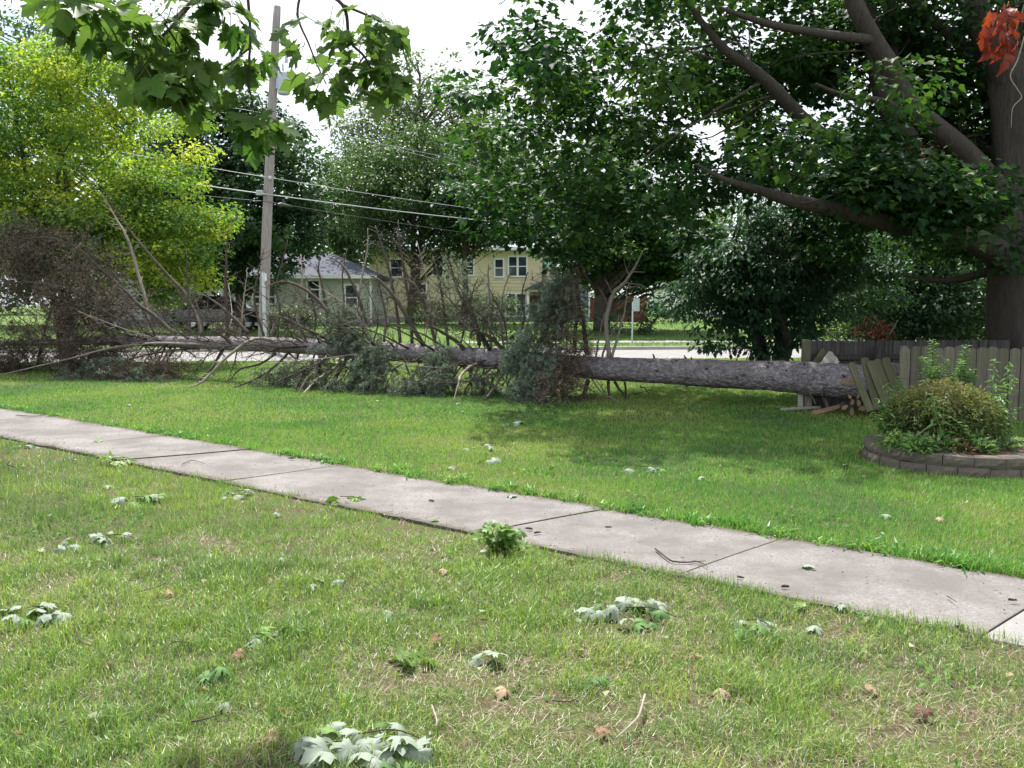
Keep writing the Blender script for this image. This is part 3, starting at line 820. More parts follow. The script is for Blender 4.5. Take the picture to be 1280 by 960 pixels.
# far belt of woods that closes the view
rs = np.random.default_rng(41)
tg = Geo()
for k in range(900):
    x = rs.uniform(-110, 120); y = rs.uniform(100, 122); 
    if -26 < x - at_x(520, 100) < 12: zt = rs.uniform(.5, 10)
    else: zt = rs.uniform(.5, 14)
    clump_leaves(tg, np.array([x, y, zt]), 2.6, 70, .75, 'kite', rs, .7, .3, (.1, .9))
tag(tg.build('woods', M['leaf_mid']), 'distant belt of green woods behind the houses', 'woods', kind='stuff')

# ---------------------------------------------------------------- the big maple at the right
D = 14.6
maple = thing('big_maple', 'huge dark-limbed maple with thick grey trunk behind the picket fence', 'tree', gz(1274, D))
def limb(name, pts, rad, sides=12, mat='bark_maple', par=None, n=6):
    path = smooth_path([P(*q) for q in pts], n)
    w = np.interp(np.linspace(0, 1, len(path)), np.linspace(0, 1, len(rad)), rad)
    g_ = Geo().tube(path, w, sides)
    return g_.build(name, M[mat], par or maple, smooth=True)
tr = Geo()
foot = gz(1274, D)
path = smooth_path([foot + (0, 0, -.1), foot + (0, 0, .5), P(1272, 400, D), P(1272, 330, D), P(1274, 250, D), P(1273, 170, D), P(1266, 95, D)], 8)
rad = np.interp(np.linspace(0, 1, len(path)), [0, .12, .25, .45, .6, .8, 1], [.68, .52, .46, .47, .41, .37, .36])
tr.tube(path, rad, 40)
V = np.concatenate(tr.v); cen = np.repeat(path, 40, axis=0)
dv = V - cen; th = np.arctan2(dv[:, 1], dv[:, 0])
bump = 1 + .06 * np.sin(3 * th + V[:, 2] * 1.1) + .05 * (vnoise(th * 7, V[:, 2] * 1.2, 3) - .5) + .04 * (vnoise(th * 14, V[:, 2] * 2.5, 5) - .5)
tr.v = [cen + dv * bump[:, None]]
tr.build('trunk', M['bark_maple'], maple, smooth=True)
limb('limb', [(1268, 110, D), (1245, 60, D - .1), (1222, 20, D - .2), (1195, -60, D - .4), (1150, -190, D - .6)], [.33, .26, .22, .17, .08])
limb('limb', [(1270, 110, D), (1284, 50, D + .2), (1296, -30, D + .3), (1310, -160, D + .5)], [.33, .27, .22, .1])
limb('limb', [(1265, 335, D), (1238, 312, D - .5), (1187, 288, D - 1.1), (1120, 280, D - 1.8), (1070, 267, D - 2.2), (987, 250, D - 2.8), (950, 238, D - 3.1), (905, 224, D - 3.3), (870, 205, D - 3.4)], [.27, .22, .17, .145, .12, .085, .055, .035, .012])
limb('limb', [(1262, 260, D), (1238, 228, D - .2), (1204, 190, D - .4), (1164, 157, D - .7), (1137, 133, D - .9), (1114, 87, D - 1.0), (1087, 42, D - 1.1), (1067, 0, D - 1.2), (1040, -90, D - 1.2)], [.23, .2, .185, .175, .165, .15, .14, .13, .06])
limb('limb', [(1262, 262, D), (1240, 240, D + .5), (1200, 214, D + .6), (1150, 200, D + .7), (1130, 168, D + .7), (1107, 120, D + .7), (1097, 80, D + .7), (1087, 30, D + .7), (1083, -90, D + .8)], [.2, .17, .16, .18, .20, .19, .17, .15, .08])
limb('limb', [(1262, 140, D), (1227, 77, D + .3), (1197, 50, D + .4), (1167, 27, D + .5), (1137, 0, D + .6), (1100, -60, D + .8)], [.16, .11, .1, .085, .07, .03])
limb('limb', [(1150, 200, D + .7), (1090, 190, D - .2), (1040, 177, D - .9), (1004, 150, D - 1.2), (967, 110, D - 1.5), (937, 84, D - 1.7), (900, 56, D - 1.9), (850, -10, D - 2)], [.13, .115, .12, .11, .095, .08, .06, .02])
limb('limb', [(1090, 50, D - 1.1), (1040, 44, D - 1.6), (990, 36, D - 2), (957, 29, D - 2.3), (900, 10, D - 2.7)], [.08, .065, .055, .05, .02])
limb('limb', [(1130, 137, D - .9), (1095, 125, D - 1.3), (1054, 120, D - 1.6), (1020, 105, D - 1.9)], [.06, .05, .045, .02])
limb('limb', [(1114, 90, D + .7), (1114, 40, D + 1.2), (1112, -20, D + 1.4)], [.13, .12, .09])
limb('limb', [(1255, 205, D + .2), (1225, 178, D + 1), (1180, 150, D + 1.4), (1150, 140, D + 1.8)], [.06, .045, .035, .02], 8)
limb('limb', [(1260, 120, D + .3), (1215, 105, D + 1), (1160, 128, D + 1.6)], [.05, .04, .02], 8)
limb('limb', [(1265, 330, D), (1190, 350, D + .8), (1130, 345, D + 1.4)], [.10, .06, .02], 8)
rs = np.random.default_rng(51)
ells = [(6.0, D + .6, 6.2, 6.9, 4.8, 4.2), (4.5, D + 2.2, 4.6, 5.5, 2.5, 2.3), (7.5, D + 2.5, 4.6, 4.5, 2.5, 2.2), (1.9, D - .6, 4.4, 3.0, 3.2, 2.5), (9.0, D + 2.0, 6.0, 5, 4.5, 4.2), (3.5, D - 1.6, 3.9, 3.4, 1.8, 1.4)]
cs = in_ellipsoids(ells, 640, rs, .75, 2.5)
def hole(c):                                                   # the crown is open under its main fork and over the road
    px = 640 + FPX * c[0] / c[1]; py = 382 - FPX * (c[2] - 1.6) / c[1]
    front = c[1] < D - .3 and px > 860 and py < 300
    for gx, gy, gr in ((1075, 105, 46), (1055, 150, 40), (940, 40, 46), (868, 165, 46), (720, 30, 40), (1228, 110, 36), (830, 60, 36), (985, 150, 40), (1000, 200, 36), (770, 130, 34), (1180, 60, 34), (905, 205, 34)):
        if (px - gx) ** 2 + (py - gy) ** 2 < (.8 * gr) ** 2: return True
    return (868 < px < 1020 and 238 < py < 335) or (front and rs.random() < .86)
cs = [c for c in cs if not hole(c)]
# low sprays that hang in front of the fork of the lowest limb
for px, py, n_ in ((1100, 225, 3), (1135, 235, 3), (1170, 230, 3), (1205, 240, 2), (1060, 235, 3), (1150, 262, 2), (1195, 268, 2), (1085, 205, 2), (1040, 225, 1), (1000, 190, 2), (1060, 160, 1), (1110, 150, 1)):
    for k in range(n_): cs.append(P(px + rs.uniform(-16, 16), py + rs.uniform(-8, 8), D - (1.9 if px > 1035 else 3.4) - .35 * k))
tw, cr = Geo(), Geo()
stems = np.vstack([smooth_path([P(1262, 260, D), P(1164, 157, D - .7), P(1087, 42, D - 1.1), P(1040, -90, D - 1.2)], 6), smooth_path([P(1265, 335, D), P(1120, 280, D - 1.8), P(987, 250, D - 2.8)], 6),
                   smooth_path([P(1150, 200, D + .7), P(1040, 177, D - .9), P(937, 84, D - 1.7), P(850, -10, D - 2)], 6), smooth_path([P(1268, 110, D), P(1222, 20, D - .2), P(1150, -190, D - .6)], 6), smooth_path([P(1150, 200, D + .7), P(1107, 120, D + .7), P(1083, -90, D + .8)], 6)])
for c in cs:
    q = rs.uniform(.65, 1.25)
    clump_leaves(cr, c, .74 * q, int(200 * q * q), .104, 'maple', rs, .5, .4, (.1, .85))
    if rs.random() < .3:
        a = stems[np.argsort(np.linalg.norm(stems - c, axis=1) + np.maximum(0, stems[:, 2] - c[2]))[rs.integers(0, 14)]]
        L = np.linalg.norm(c - a)
        if L > 3.2: continue
        tw.tube(smooth_path([a, a + (c - a) * .45 + rs.normal(0, .11 * L, 3) + (0, 0, .10 * L), a + (c - a) * .8 + rs.normal(0, .05 * L, 3), c], 3), [.010 + .004 * L, .012, .008, .004], 5)
tw.build('twigs', M['bark_dark'], maple, smooth=True)
cr.build('crown', M['leaf_maple'], maple)
dg = Geo()
for q in ((1150, 188), (1140, 200), (1160, 205), (1165, 182), (1130, 207)):
    clump_leaves(dg, P(*q, D - .5), .16, 26, .10, 'kite', rs, 1, .8, (.3, .95))
tag(dg.build('dead_leaves', M['leaf_dead'], maple), 'withered brown leaf tuft hanging from the middle limb')

# ================================================================ FENCES
def picket_poly(w, h, seed=0, arch=.035):
    a = [(-w / 2, 0), (w / 2, 0), (w / 2, h - arch)]
    a += [(w / 2 * math.cos(t_), h - arch + arch * math.sin(t_)) for t_ in np.linspace(.45, math.pi - .45, 5)]
    return a + [(-w / 2, h - arch)]
def plank_mesh(name, poly, th, mat, warp=0, seed=0):
    g_ = Geo().prism(poly, lambda a, b: (a, -th / 2, b), lambda a, b: (a, th / 2, b))
    o = g_.build(name, mat); me = o.data; bpy.data.objects.remove(o); return me
def place(name, me, loc, rot=(0, 0, 0), parent=None, scale=(1, 1, 1), mw=None):
    o = bpy.data.objects.new(name, me); COL.objects.link(o)
    m = mw if mw is not None else (Matrix.Translation(Vector([float(c) for c in loc])) @ Matrix.Rotation(rot[2], 4, 'Z') @ Matrix.Rotation(rot[1], 4, 'Y') @ Matrix.Rotation(rot[0], 4, 'X') @ Matrix.Diagonal((*scale, 1)))
    if parent is not None:
        o.parent = parent; m = Matrix.Translation(-Vector(parent.location)) @ m
    o.matrix_basis = m
    return o
rf = np.random.default_rng(61)
fence = thing('picket_fence', 'weathered grey picket fence with rounded tops behind the flower bed', 'fence', (5.45, 12.42, 0))
pm = [plank_mesh('picket', picket_poly(.131, 1.02 + dh), .02, M['picket']) for dh in (-.012, 0, .012)]
x = at_x(1132, 12.42); k = 0
F0 = (x, 12.42); FD = unit(np.array([at_x(1280, 12.1) - x, 12.1 - 12.42]))
while x < 10.2:
    s_ = (x - F0[0]) / FD[0]; y = F0[1] + FD[1] * s_
    place('picket', pm[k % 3], (x, y, rf.uniform(-.005, .012)), (rf.normal(0, .008), rf.normal(0, .008), math.atan2(FD[1], FD[0]) + rf.normal(0, .015)), fence)
    x += .1385 + rf.uniform(-.002, .003); k += 1
ang = math.atan2(FD[1], FD[0])
for z in (.28, .78):
    Geo().box((-.02, .014, z - .04), (4.9, .052, z + .04), rotz(ang, (F0[0], F0[1], 0))).build('rail', M['picket'], fence, bevel=.004)
for s_ in (.0, 2.35, 4.7):
    Geo().box((s_ - .045, .056, -.2), (s_ + .045, .146, 1.03), rotz(ang, (F0[0], F0[1], 0))).build('post', M['picket'], fence, bevel=.006)

bk = thing('board_fence', 'weathered board fence, shade put into its dark wood colour, seen from its rail side behind the broken gap', 'fence', (at_x(1010, 13.75), 13.75, 0))
A, B = np.array([at_x(1012, 13.75), 13.75]), np.array([at_x(1262, 14.05), 14.05])
n = 46; dirv = (B - A); L = np.linalg.norm(dirv); ang = math.atan2(dirv[1], dirv[0])
bm = plank_mesh('board', [(-.036, 0), (.036, 0), (.036, 1.03), (.022, 1.055), (-.022, 1.055), (-.036, 1.03)], .018, M['board_back'])
for i in range(n):
    p = A + dirv * (i + .5) / n
    place('board', bm, (p[0], p[1], rf.uniform(-.006, .006)), (rf.normal(0, .006), rf.normal(0, .008), ang), bk, (L / n / .0725, 1, 1))
for z in (.25, .80):
    Geo().box((.05, -.05, z - .045), (L, -.012, z + .045), rotz(ang, (A[0], A[1], 0))).build('rail', M['board_back'], bk, bevel=.004)
q = at_x(1095, 13.8) - A[0]
Geo().tube([(A[0] + q, 13.72, -.1), (A[0] + q, 13.72, .98)], [.055, .05], 10).build('post', M['board_back'], bk, smooth=True)
Geo().box((-.06, -.06, -.1), (.05, .05, 1.07), rotz(.1, (A[0] - .05, A[1], 0))).build('post', M['picket'], bk, bevel=.006)

# leaning broken panel: five mossy pickets still nailed together
br = thing('broken_fence_panel', 'leaning broken fence section of five mossy green pickets against the trunk', 'fence section', G(1096, 513))
for k, (a, b) in enumerate([((1063, 453), (1088, 514)), ((1080, 447), (1097, 512)), ((1087, 451), (1111, 512)), ((1095, 449), (1119, 511)), ((1106, 447), (1129, 510))]):
    d = 12.05 + .035 * (k % 2)
    pb = P(*b, d); pb[2] = max(pb[2], 0.0); pt = P(*a, d + .18)
    ax = pt - pb; h = np.linalg.norm(ax); z = Vector(ax / h); xx = Vector((1, .15 - .1 * k, 0)); yv = z.cross(xx).normalized(); xx = yv.cross(z).normalized()
    m = Matrix((xx, yv, z)).transposed().to_4x4(); m.translation = Vector(pb)
    place('picket', plank_mesh('picket', picket_poly(.105 + .006 * (k % 3), h), .022, M['moss_picket']), None, parent=br, mw=m)
Geo().box((0, 0, 0), (.62, .03, .07), np.array(Matrix.Translation(Vector(P(1083, 494, 12.3))) @ Matrix.Rotation(.12, 4, 'Z') @ Matrix.Rotation(.05, 4, 'Y'))).build('rail', M['moss_picket'], br, bevel=.004)

def loose_plank(a, b, w, th, mat, label, group='broken fence boards', face=(0, -1, .3), name='broken_board', jag=True):
    a, b = np.asarray(a, float), np.asarray(b, float)
    z = unit(b - a); L_ = np.linalg.norm(b - a)
    y = np.array(face, float); y = unit(y - z * np.dot(y, z)); x_ = np.cross(y, z)
    m = Matrix((Vector(x_), Vector(y), Vector(z))).transposed().to_4x4(); m.translation = Vector(a)
    j = rf.uniform(0, .05, 3) if jag else np.zeros(3)
    poly = [(-w / 2, j[0] * .5), (0, -j[1]), (w / 2, 0), (w / 2, L_ - j[2]), (w * .18, L_ + j[0]), (-w * .15, L_ - j[1] * 1.2), (-w / 2, L_)]
    o = place(name, plank_mesh(name, poly, th, mat), None, mw=m)
    return tag(o, label, 'board', group)
loose_plank(P(1011, 470, 13.3), P(1030, 437, 13.75), .10, .02, M['moss_picket'], 'greenish broken board leaning rightward above the trunk, left of the pale one')
loose_plank(P(1022, 471, 13.15), P(1041, 443, 13.55), .16, .02, M['old_board'], 'wide pale broken board leaning above the trunk beside the fence gap')
loose_plank(P(1036, 470, 13.1), P(1047, 450, 13.4), .06, .02, M['old_board'], 'narrow pale broken board behind the wide leaning one')
loose_plank(P(1000.5, 511, 13.45), P(1000.5, 462, 13.45), .075, .025, M['old_board'], 'upright broken board at the left of the fence end')
loose_plank(P(1010.5, 511, 13.4), P(1009.5, 470, 13.4), .10, .025, M['picket'], 'upright grey board beneath the trunk at the fence end')
loose_plank(G(1034, 510), P(1026, 484, 13.0), .075, .02, M['old_board'], 'grey board propped up under the trunk')
loose_plank(G(1020, 508), P(1013, 492, 13.2), .045, .02, M['old_board'], 'thin slat slanting under the trunk')
loose_plank(G(978, 512, .03), G(1024, 509, .05), .07, .02, M['old_board'], 'pale flat board lying on the grass under the trunk', face=(0, -.3, 1))
loose_plank(G(1016, 517, .02), G(1056, 507, .11), .09, .022, M['split_wood'], 'splintered yellowish board lying on the grass before the firewood', face=(0, -.5, 1))
loose_plank(P(1053, 477, 12.35), P(1069, 473, 12.5), .06, .012, M['split_wood'], 'bright splinter of fresh wood sticking from the trunk side', group='wood splinters')
loose_plank(P(1058, 481, 12.38), P(1069, 478, 12.5), .035, .012, M['split_wood'], 'small fresh wood splinter below the bigger one', group='wood splinters')
# firewood
FW = ['split firewood piece lying lowest at the left of the heap under the trunk', 'split firewood piece second from the left on the grass', 'split firewood piece on the grass nearest the leaning pickets', 'split firewood piece in the second layer at the left', 'split firewood piece in the middle of the heap', 'split firewood piece in the second layer against the pickets', 'split firewood piece topmost on the heap just under the trunk', 'small split firewood piece behind the heap at the left top']
for k, (px, py, dd, r_) in enumerate([(1056, 509, 12.9, .055), (1066, 512, 12.75, .06), (1078, 512, 12.7, .065), (1062, 501, 12.95, .055), (1072, 503, 12.85, .06), (1081, 504, 12.8, .05), (1068, 494, 13.0, .05), (1058, 496, 13.1, .045)]):
    c = P(px, py, dd); c[2] = max(c[2], r_ * .9)
    a_ = rf.uniform(.9, 1.9); dv = np.array([math.cos(a_), math.sin(a_), rf.uniform(-.08, .12)]) * .36
    th0 = rf.uniform(0, 6.28); poly = [(r_ * math.cos(th0 + t_), r_ * math.sin(th0 + t_)) for t_ in np.linspace(0, 2.6, 6)] + [(0, -.2 * r_)]
    z = unit(dv); xh = unit(np.cross(z, (0, 0, 1))); yh = np.cross(xh, z)
    root = thing('firewood_log', FW[k], 'firewood', c - dv * .2, 'split firewood heap')
    v0 = [c - dv * .35 + xh * a + yh * b for a, b in poly]; v1 = [c + dv * .65 + xh * a + yh * b for a, b in poly]; m_ = len(poly)
    Geo().add(v0 + v1, [list(range(m_, 2 * m_))] + [[i, (i + 1) % m_, m_ + (i + 1) % m_, m_ + i][::-1] for i in range(m_)]).build('bark_side', M['bark_dark'] if k % 2 else M['bark_twig'], root)
    Geo().add([p + dv * -.002 for p in v0], [list(range(m_))]).build('cut_face', M['split_wood'], root)

# ================================================================ FLOWER BED
bed = thing('block_flower_bed', 'round flower bed edged with two courses of brown concrete blocks', 'flower bed', (BED_C[0], BED_C[1], 0))
def block_mesh(seed, w, h, dp):
    rb = np.random.default_rng(seed)
    nx, nz = 6, 3; V = []
    for j in range(nz + 1):
        for i in range(nx + 1):
            a = (i / nx - .5) * w; b = j / nz * h
            y = -.006 * ((i in (0, nx)) + (j in (0, nz))) * -1 - (rb.uniform(0, .014) if 0 < i < nx and 0 < j < nz else 0)
            V.append((a + (rb.normal(0, .003) if 0 < i < nx else 0), y, b))
    F = [[j * (nx + 1) + i, j * (nx + 1) + i + 1, (j + 1) * (nx + 1) + i + 1, (j + 1) * (nx + 1) + i] for j in range(nz) for i in range(nx)]
    n0 = len(V); wi = w * .82
    V += [(-wi / 2, dp, 0), (wi / 2, dp, 0), (wi / 2, dp, h), (-wi / 2, dp, h)]
    top = [nz * (nx + 1) + i for i in range(nx + 1)]; bot = list(range(nx + 1))
    F += [top + [n0 + 2, n0 + 3], bot[::-1] + [n0, n0 + 1], [n0 + 1, n0, n0 + 3, n0 + 2]]
    le = [j * (nx + 1) for j in range(nz + 1)]; ri = [j * (nx + 1) + nx for j in range(nz + 1)]
    F += [le[::-1] + [n0, n0 + 3][0:0] + [n0] + [n0 + 3]] if False else []
    F += [[n0] + le + [n0 + 3], [n0 + 1, n0 + 2] + ri[::-1]]
    o = Geo().add(V, F).build('block', M['block']); me = o.data; bpy.data.objects.remove(o); return me
NB = 22
for course, (z0, hh, rad, off) in enumerate(((-.035, .118, .955, 0), (.0845, .10, .94, .5))):
    for k in range(NB):
        a = (k + off + .2) / NB * 2 * math.pi
        w = 2 * rad * math.sin(math.pi / NB) - .006
        me = block_mesh(100 + k * 2 + course, w, hh, .21)
        place('block', me, (BED_C[0] + rad * math.cos(a), BED_C[1] + rad * math.sin(a), z0 + rf.uniform(-.004, .004)), (rf.normal(0, .012), rf.normal(0, .012), a + math.pi / 2 + rf.normal(0, .025)), bed)
V = [(BED_C[0], BED_C[1], .20)]; F = []
for j, (r_, z) in enumerate(((.3, .19), (.55, .175), (.75, .15))):
    for k in range(28):
        a = k / 28 * 2 * math.pi; V.append((BED_C[0] + r_ * math.cos(a), BED_C[1] + r_ * math.sin(a), z + rf.normal(0, .012)))
F += [[0, 1 + k, 1 + (k + 1) % 28] for k in range(28)]
for j in range(2): F += [[1 + j * 28 + k, 1 + (j + 1) * 28 + k, 1 + (j + 1) * 28 + (k + 1) % 28, 1 + j * 28 + (k + 1) % 28] for k in range(28)]
Geo().add(V, F).build('bed_soil', M['mulch'], bed)
nb = thing('block_edging', 'corner of a second block edging at the right of the round bed', 'edging', (at_x(1290, 8.3), 8.3, 0))
for z0 in (-.035, .0785):
    for k in range(3):
        place('block', block_mesh(300 + k + int(z0 * 100), .29, .11, .2), (at_x(1287, 8.2) + .15 + k * .31, 8.15 + .05 * k, z0), (0, 0, .15), nb)

def frond_mass(name, parent, c, r_, n, size, mat, seed, kind='long', droop=.8, upward=.2, zt=True, skin=.3):
    rs = np.random.default_rng(seed); g_ = Geo()
    d = unit(rs.normal(size=(n, 3))); d[:, 2] = np.abs(d[:, 2]) * 1.0 - .12
    rr = rs.random(n) ** skin
    p = np.asarray(c) + d * rr[:, None] * np.asarray(r_)
    out = unit(d * (1, 1, .25) + rs.normal(0, .5, (n, 3))); out[:, 2] += upward - droop * rs.random(n)
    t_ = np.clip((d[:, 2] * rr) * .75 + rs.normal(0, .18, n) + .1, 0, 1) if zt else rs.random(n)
    add_leaves(g_, p, out, np.array([0, 0, 1.0]) + rs.normal(0, .5, (n, 3)), rs.uniform(.6, 1.3, n) * size, kind, t_)
    return g_.build(name, mat, parent)
jc = np.array([4.50, 9.12, .34])
jm = thing('lace_leaf_maple', 'low mounded lace-leaf maple with tan tinged feathery leaves in the block bed', 'shrub', (jc[0], jc[1], .2))
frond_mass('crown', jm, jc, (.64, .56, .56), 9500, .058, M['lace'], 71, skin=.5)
tg = Geo()
for k in range(9):
    a = rf.uniform(0, 6.28); tg.tube(smooth_path([(jc[0], jc[1], .18), jc + np.array([.15 * math.cos(a), .15 * math.sin(a), .15]), jc + np.array([.5 * math.cos(a), .45 * math.sin(a), .2])], 4), [.02, .014, .006], 6)
tg.build('stems', M['bark_dark'], jm, smooth=True)

def weed(base, tip, n, size, label, group, seed, kind='long', mat='weed', droop=.5, lo=.15, cat='weed', r0=.006):
    rs = np.random.default_rng(seed); base, tip = np.asarray(base, float), np.asarray(tip, float)
    L_ = np.linalg.norm(tip - base)
    root = thing('tall_weed' if cat == 'weed' else 'bed_plant', label, cat, base, group)
    mid = base + (tip - base) * .55 + rs.normal(0, .03 * L_, 3) + np.array([0, 0, .05 * L_])
    path = smooth_path([base, mid, tip], 10)
    Geo().tube(path, [r0, r0 * .75, r0 * .35], 5).build('stem', M['stem_green'], root, smooth=True)
    k = np.linspace(lo, 1, n); ii = k * (len(path) - 1); i0 = np.clip(ii.astype(int), 0, len(path) - 2)
    p = path[i0] + (path[i0 + 1] - path[i0]) * (ii - i0)[:, None]
    az = np.arange(n) * 2.4 + rs.uniform(0, 6)
    out = np.stack([np.cos(az), np.sin(az), .5 - droop * rs.random(n)], -1)
    g_ = Geo(); add_leaves(g_, p, out, np.tile([0, 0, 1.0], (n, 1)) + rs.normal(0, .25, (n, 3)), size * (1.15 - .75 * k) * rs.uniform(.8, 1.2, n), kind, np.clip(.35 + .5 * k * rs.random(n), 0, 1))
    g_.build('foliage', M[mat], root)
    return root
ws = 0
for bx, tx, ty, dd in ((1172, 1166, 424, 9.75), (1186, 1181, 448, 9.7), (1160, 1153, 446, 9.7), (1204, 1208, 432, 9.7), (1198, 1201, 452, 9.6), (1176, 1172, 458, 9.6), (1212, 1214, 462, 9.55), (1190, 1192, 466, 9.8)):
    b = gz(bx, dd); b[2] = .19
    weed(b, P(tx, ty, dd), 90, .15, ['tallest leafy weed behind the mound, its tip above the fence top', 'leafy weed just right of the tallest one behind the mound', 'leafy weed just left of the tallest one behind the mound', 'second tallest leafy weed, standing right behind the mound', 'shorter leafy weed beside the second tallest one', 'short leafy weed between the two tallest weeds', 'short weed furthest right behind the mound', 'low weed half hidden behind the middle of the mound'][ws], 'tall weeds behind the mound', 200 + ws); ws += 1
for bx, tx, ty, dd in ((1140, 1107, 480, 9.3), (1135, 1098, 498, 9.1), (1146, 1124, 470, 9.5), (1132, 1089, 516, 9.0), (1150, 1131, 492, 9.2)):
    b = gz(bx, dd); b[2] = .19
    weed(b, P(tx, ty, dd), 44, .15, ['weed leaning out of the bed with its tip before the broken pickets', 'long drooping weed leaning low over the left blocks', 'upright weed at the left edge of the mound', 'lowest weed sprawling past the left edge blocks', 'short weed tucked against the left side of the mound'][ws - 8], 'weeds leaning over the left of the bed', 200 + ws, droop=.9); ws += 1
b = gz(1130, 9.5); b[2] = .19
weed(b, P(1126, 441, 9.5), 26, .08, 'reddish brown dry weed stalk left of the tall weeds', None, 240, mat='leaf_dead')
for bx, tx, ty, dd in ((1238, 1243, 448, 9.2), (1244, 1262, 452, 9.3), (1242, 1268, 470, 9.1), (1236, 1250, 492, 9.0), (1246, 1278, 505, 9.0), (1240, 1256, 510, 8.9)):
    b = gz(bx, dd); b[2] = .19
    weed(b, P(tx, ty, dd), 28, .14, ['tall thin weed rising right of the mound before the fence', 'tall thin weed with tip further right before the fence', 'thin weed arching toward the frame edge', 'short thin weed against the right side of the mound', 'low thin weed drooping furthest right', 'small thin weed low at the right edge of the mound'][ws - 13], 'sparse weeds right of the mound', 200 + ws, droop=1.1); ws += 1
weed(np.array([4.32, 8.62, .2]), P(1163, 492, 8.55), 26, .17, 'upright lily-like stalk with long arching leaves before the mound', None, 261, droop=.9, cat='plant', r0=.009)
b = np.array([4.55, 8.5, .2]); weed(b, P(1190, 522, 8.45), 16, .10, 'pale plant with white flecked leaves and small dry blooms at the front of the bed', None, 262, kind='heart', cat='plant')
for k, (px, py, dd, n_, s_, lab) in enumerate([(1118, 552, 8.75, 260, .07, 'low light green ground plant spilling over the left edge blocks'), (1150, 553, 8.5, 260, .09, 'grassy green tuft at the front of the bed'), (1222, 548, 8.55, 240, .08, 'dark green leafy clump at the right front of the bed'), (1200, 556, 8.4, 90, .06, 'small dry tan tuft by the front blocks'), (1255, 552, 8.7, 150, .08, 'small green clump by the right edge blocks'), (1178, 548, 8.55, 220, .09, 'mid green leafy clump under the mound')]):
    c = P(px, py, dd); c[2] = .19
    rt = thing('bed_plant', lab, 'plant', c)
    frond_mass('foliage', rt, c, (.17, .15, .17), n_, s_, M['leaf_dead' if 'tan' in lab else 'weed'], 270 + k, 'long', .5, .5, False, .6)

# ================================================================ HOUSES
def wall_siding(g_, a, b, z0, z1, out, course=.2):
    """Lapped boards from a to b (plan points); out = plan normal."""
    a, b, out = np.array(a, float), np.array(b, float), np.array(out, float)
    n_ = max(1, int(round((z1 - z0) / course)))
    for i in range(n_):
        za, zb = z0 + (z1 - z0) * i / n_, z0 + (z1 - z0) * (i + 1) / n_
        o1, o0 = out * .035, out * .008
        g_.add([(*(a + o1), za), (*(b + o1), za), (*(b + o0), zb), (*(a + o0), zb), (*(a + o0), za), (*(b + o0), za)], [[0, 1, 2, 3], [4, 5, 1, 0]])
def window(par, c, w, h, out=(0, -1), panes=1, label=None):
    """Frame with sash bars and dark panes; c = centre on the wall face."""
    out = np.array([*out, 0.0]); up = np.array([0, 0, 1.0]); side = np.cross(up, out)
    m = np.eye(4); m[:3, 0] = side; m[:3, 1] = out; m[:3, 2] = up; m[:3, 3] = np.asarray(c, float)
    f = Geo(); t_ = .11
    f.box((-w / 2 - t_, -.02, -h / 2 - t_), (-w / 2, .09, h / 2 + t_), m); f.box((w / 2, -.02, -h / 2 - t_), (w / 2 + t_, .09, h / 2 + t_), m)
    f.box((-w / 2, -.02, h / 2), (w / 2, .086, h / 2 + t_), m); f.box((-w / 2, -.02, -h / 2 - t_), (w / 2, .12, -h / 2), m)
    f.box((-w / 2, -.01, -.035), (w / 2, .07, .035), m)
    for k in range(1, panes): f.box((-w / 2 + w * k / panes - .08, -.015, -h / 2), (-w / 2 + w * k / panes + .08, .085, h / 2), m)
    fo = f.build('window', M['white_trim'], par)
    for k in range(panes):
        for s_ in (0, 1):
            pa = Geo().box((-w / 2 + w * k / panes, -.015, -h / 2 + h / 2 * s_ + .001), (-w / 2 + w * (k + 1) / panes, .045 + .012 * s_, -h / 2 + h / 2 * (s_ + 1) - .001), m)
            pa.build('pane', M['glass'], fo)
    return fo
def hip_roof(g_, x0, x1, y0, y1, z, ridge_a, ridge_b, zr, th=.16, ov=.4):
    x0, x1, y0, y1 = x0 - ov, x1 + ov, y0 - ov, y1 + ov
    v = [(x0, y0, z), (x1, y0, z), (x1, y1, z), (x0, y1, z), (*ridge_a, zr), (*ridge_b, zr), (x0, y0, z - th), (x1, y0, z - th), (x1, y1, z - th), (x0, y1, z - th)]
    g_.add(v, [[0, 1, 5, 4], [1, 2, 5], [2, 3, 4, 5], [3, 0, 4], [6, 7, 1, 0], [7, 8, 2, 1], [8, 9, 3, 2], [9, 6, 0, 3], [9, 8, 7, 6]])
def house_walls(root, x0, x1, y0, y1, z0, z1, mat, found=.35, course=.2):
    g_ = Geo(); g_.box((x0, y0, z0), (x1, y1, z1))
    for a, b, o in (((x0, y0), (x1, y0), (0, -1)), ((x1, y0), (x1, y1), (1, 0)), ((x1, y1), (x0, y1), (0, 1)), ((x0, y1), (x0, y0), (-1, 0))): wall_siding(g_, a, b, z0 + found, z1, o, course)
    w = g_.build('wall', mat, root)
    Geo().box((x0 - .03, y0 - .045, z0 - .5), (x1 + .045, y1 + .03, z0 + found)).build('foundation', M['foundation'], root)
    for x_ in (x0, x1): Geo().box((x_ - .06, y0 - .05, z0 + found + .002), (x_ + .06, y0 + .06, z1 - .001)).build('corner_trim', M['white_trim'], root)
    return w
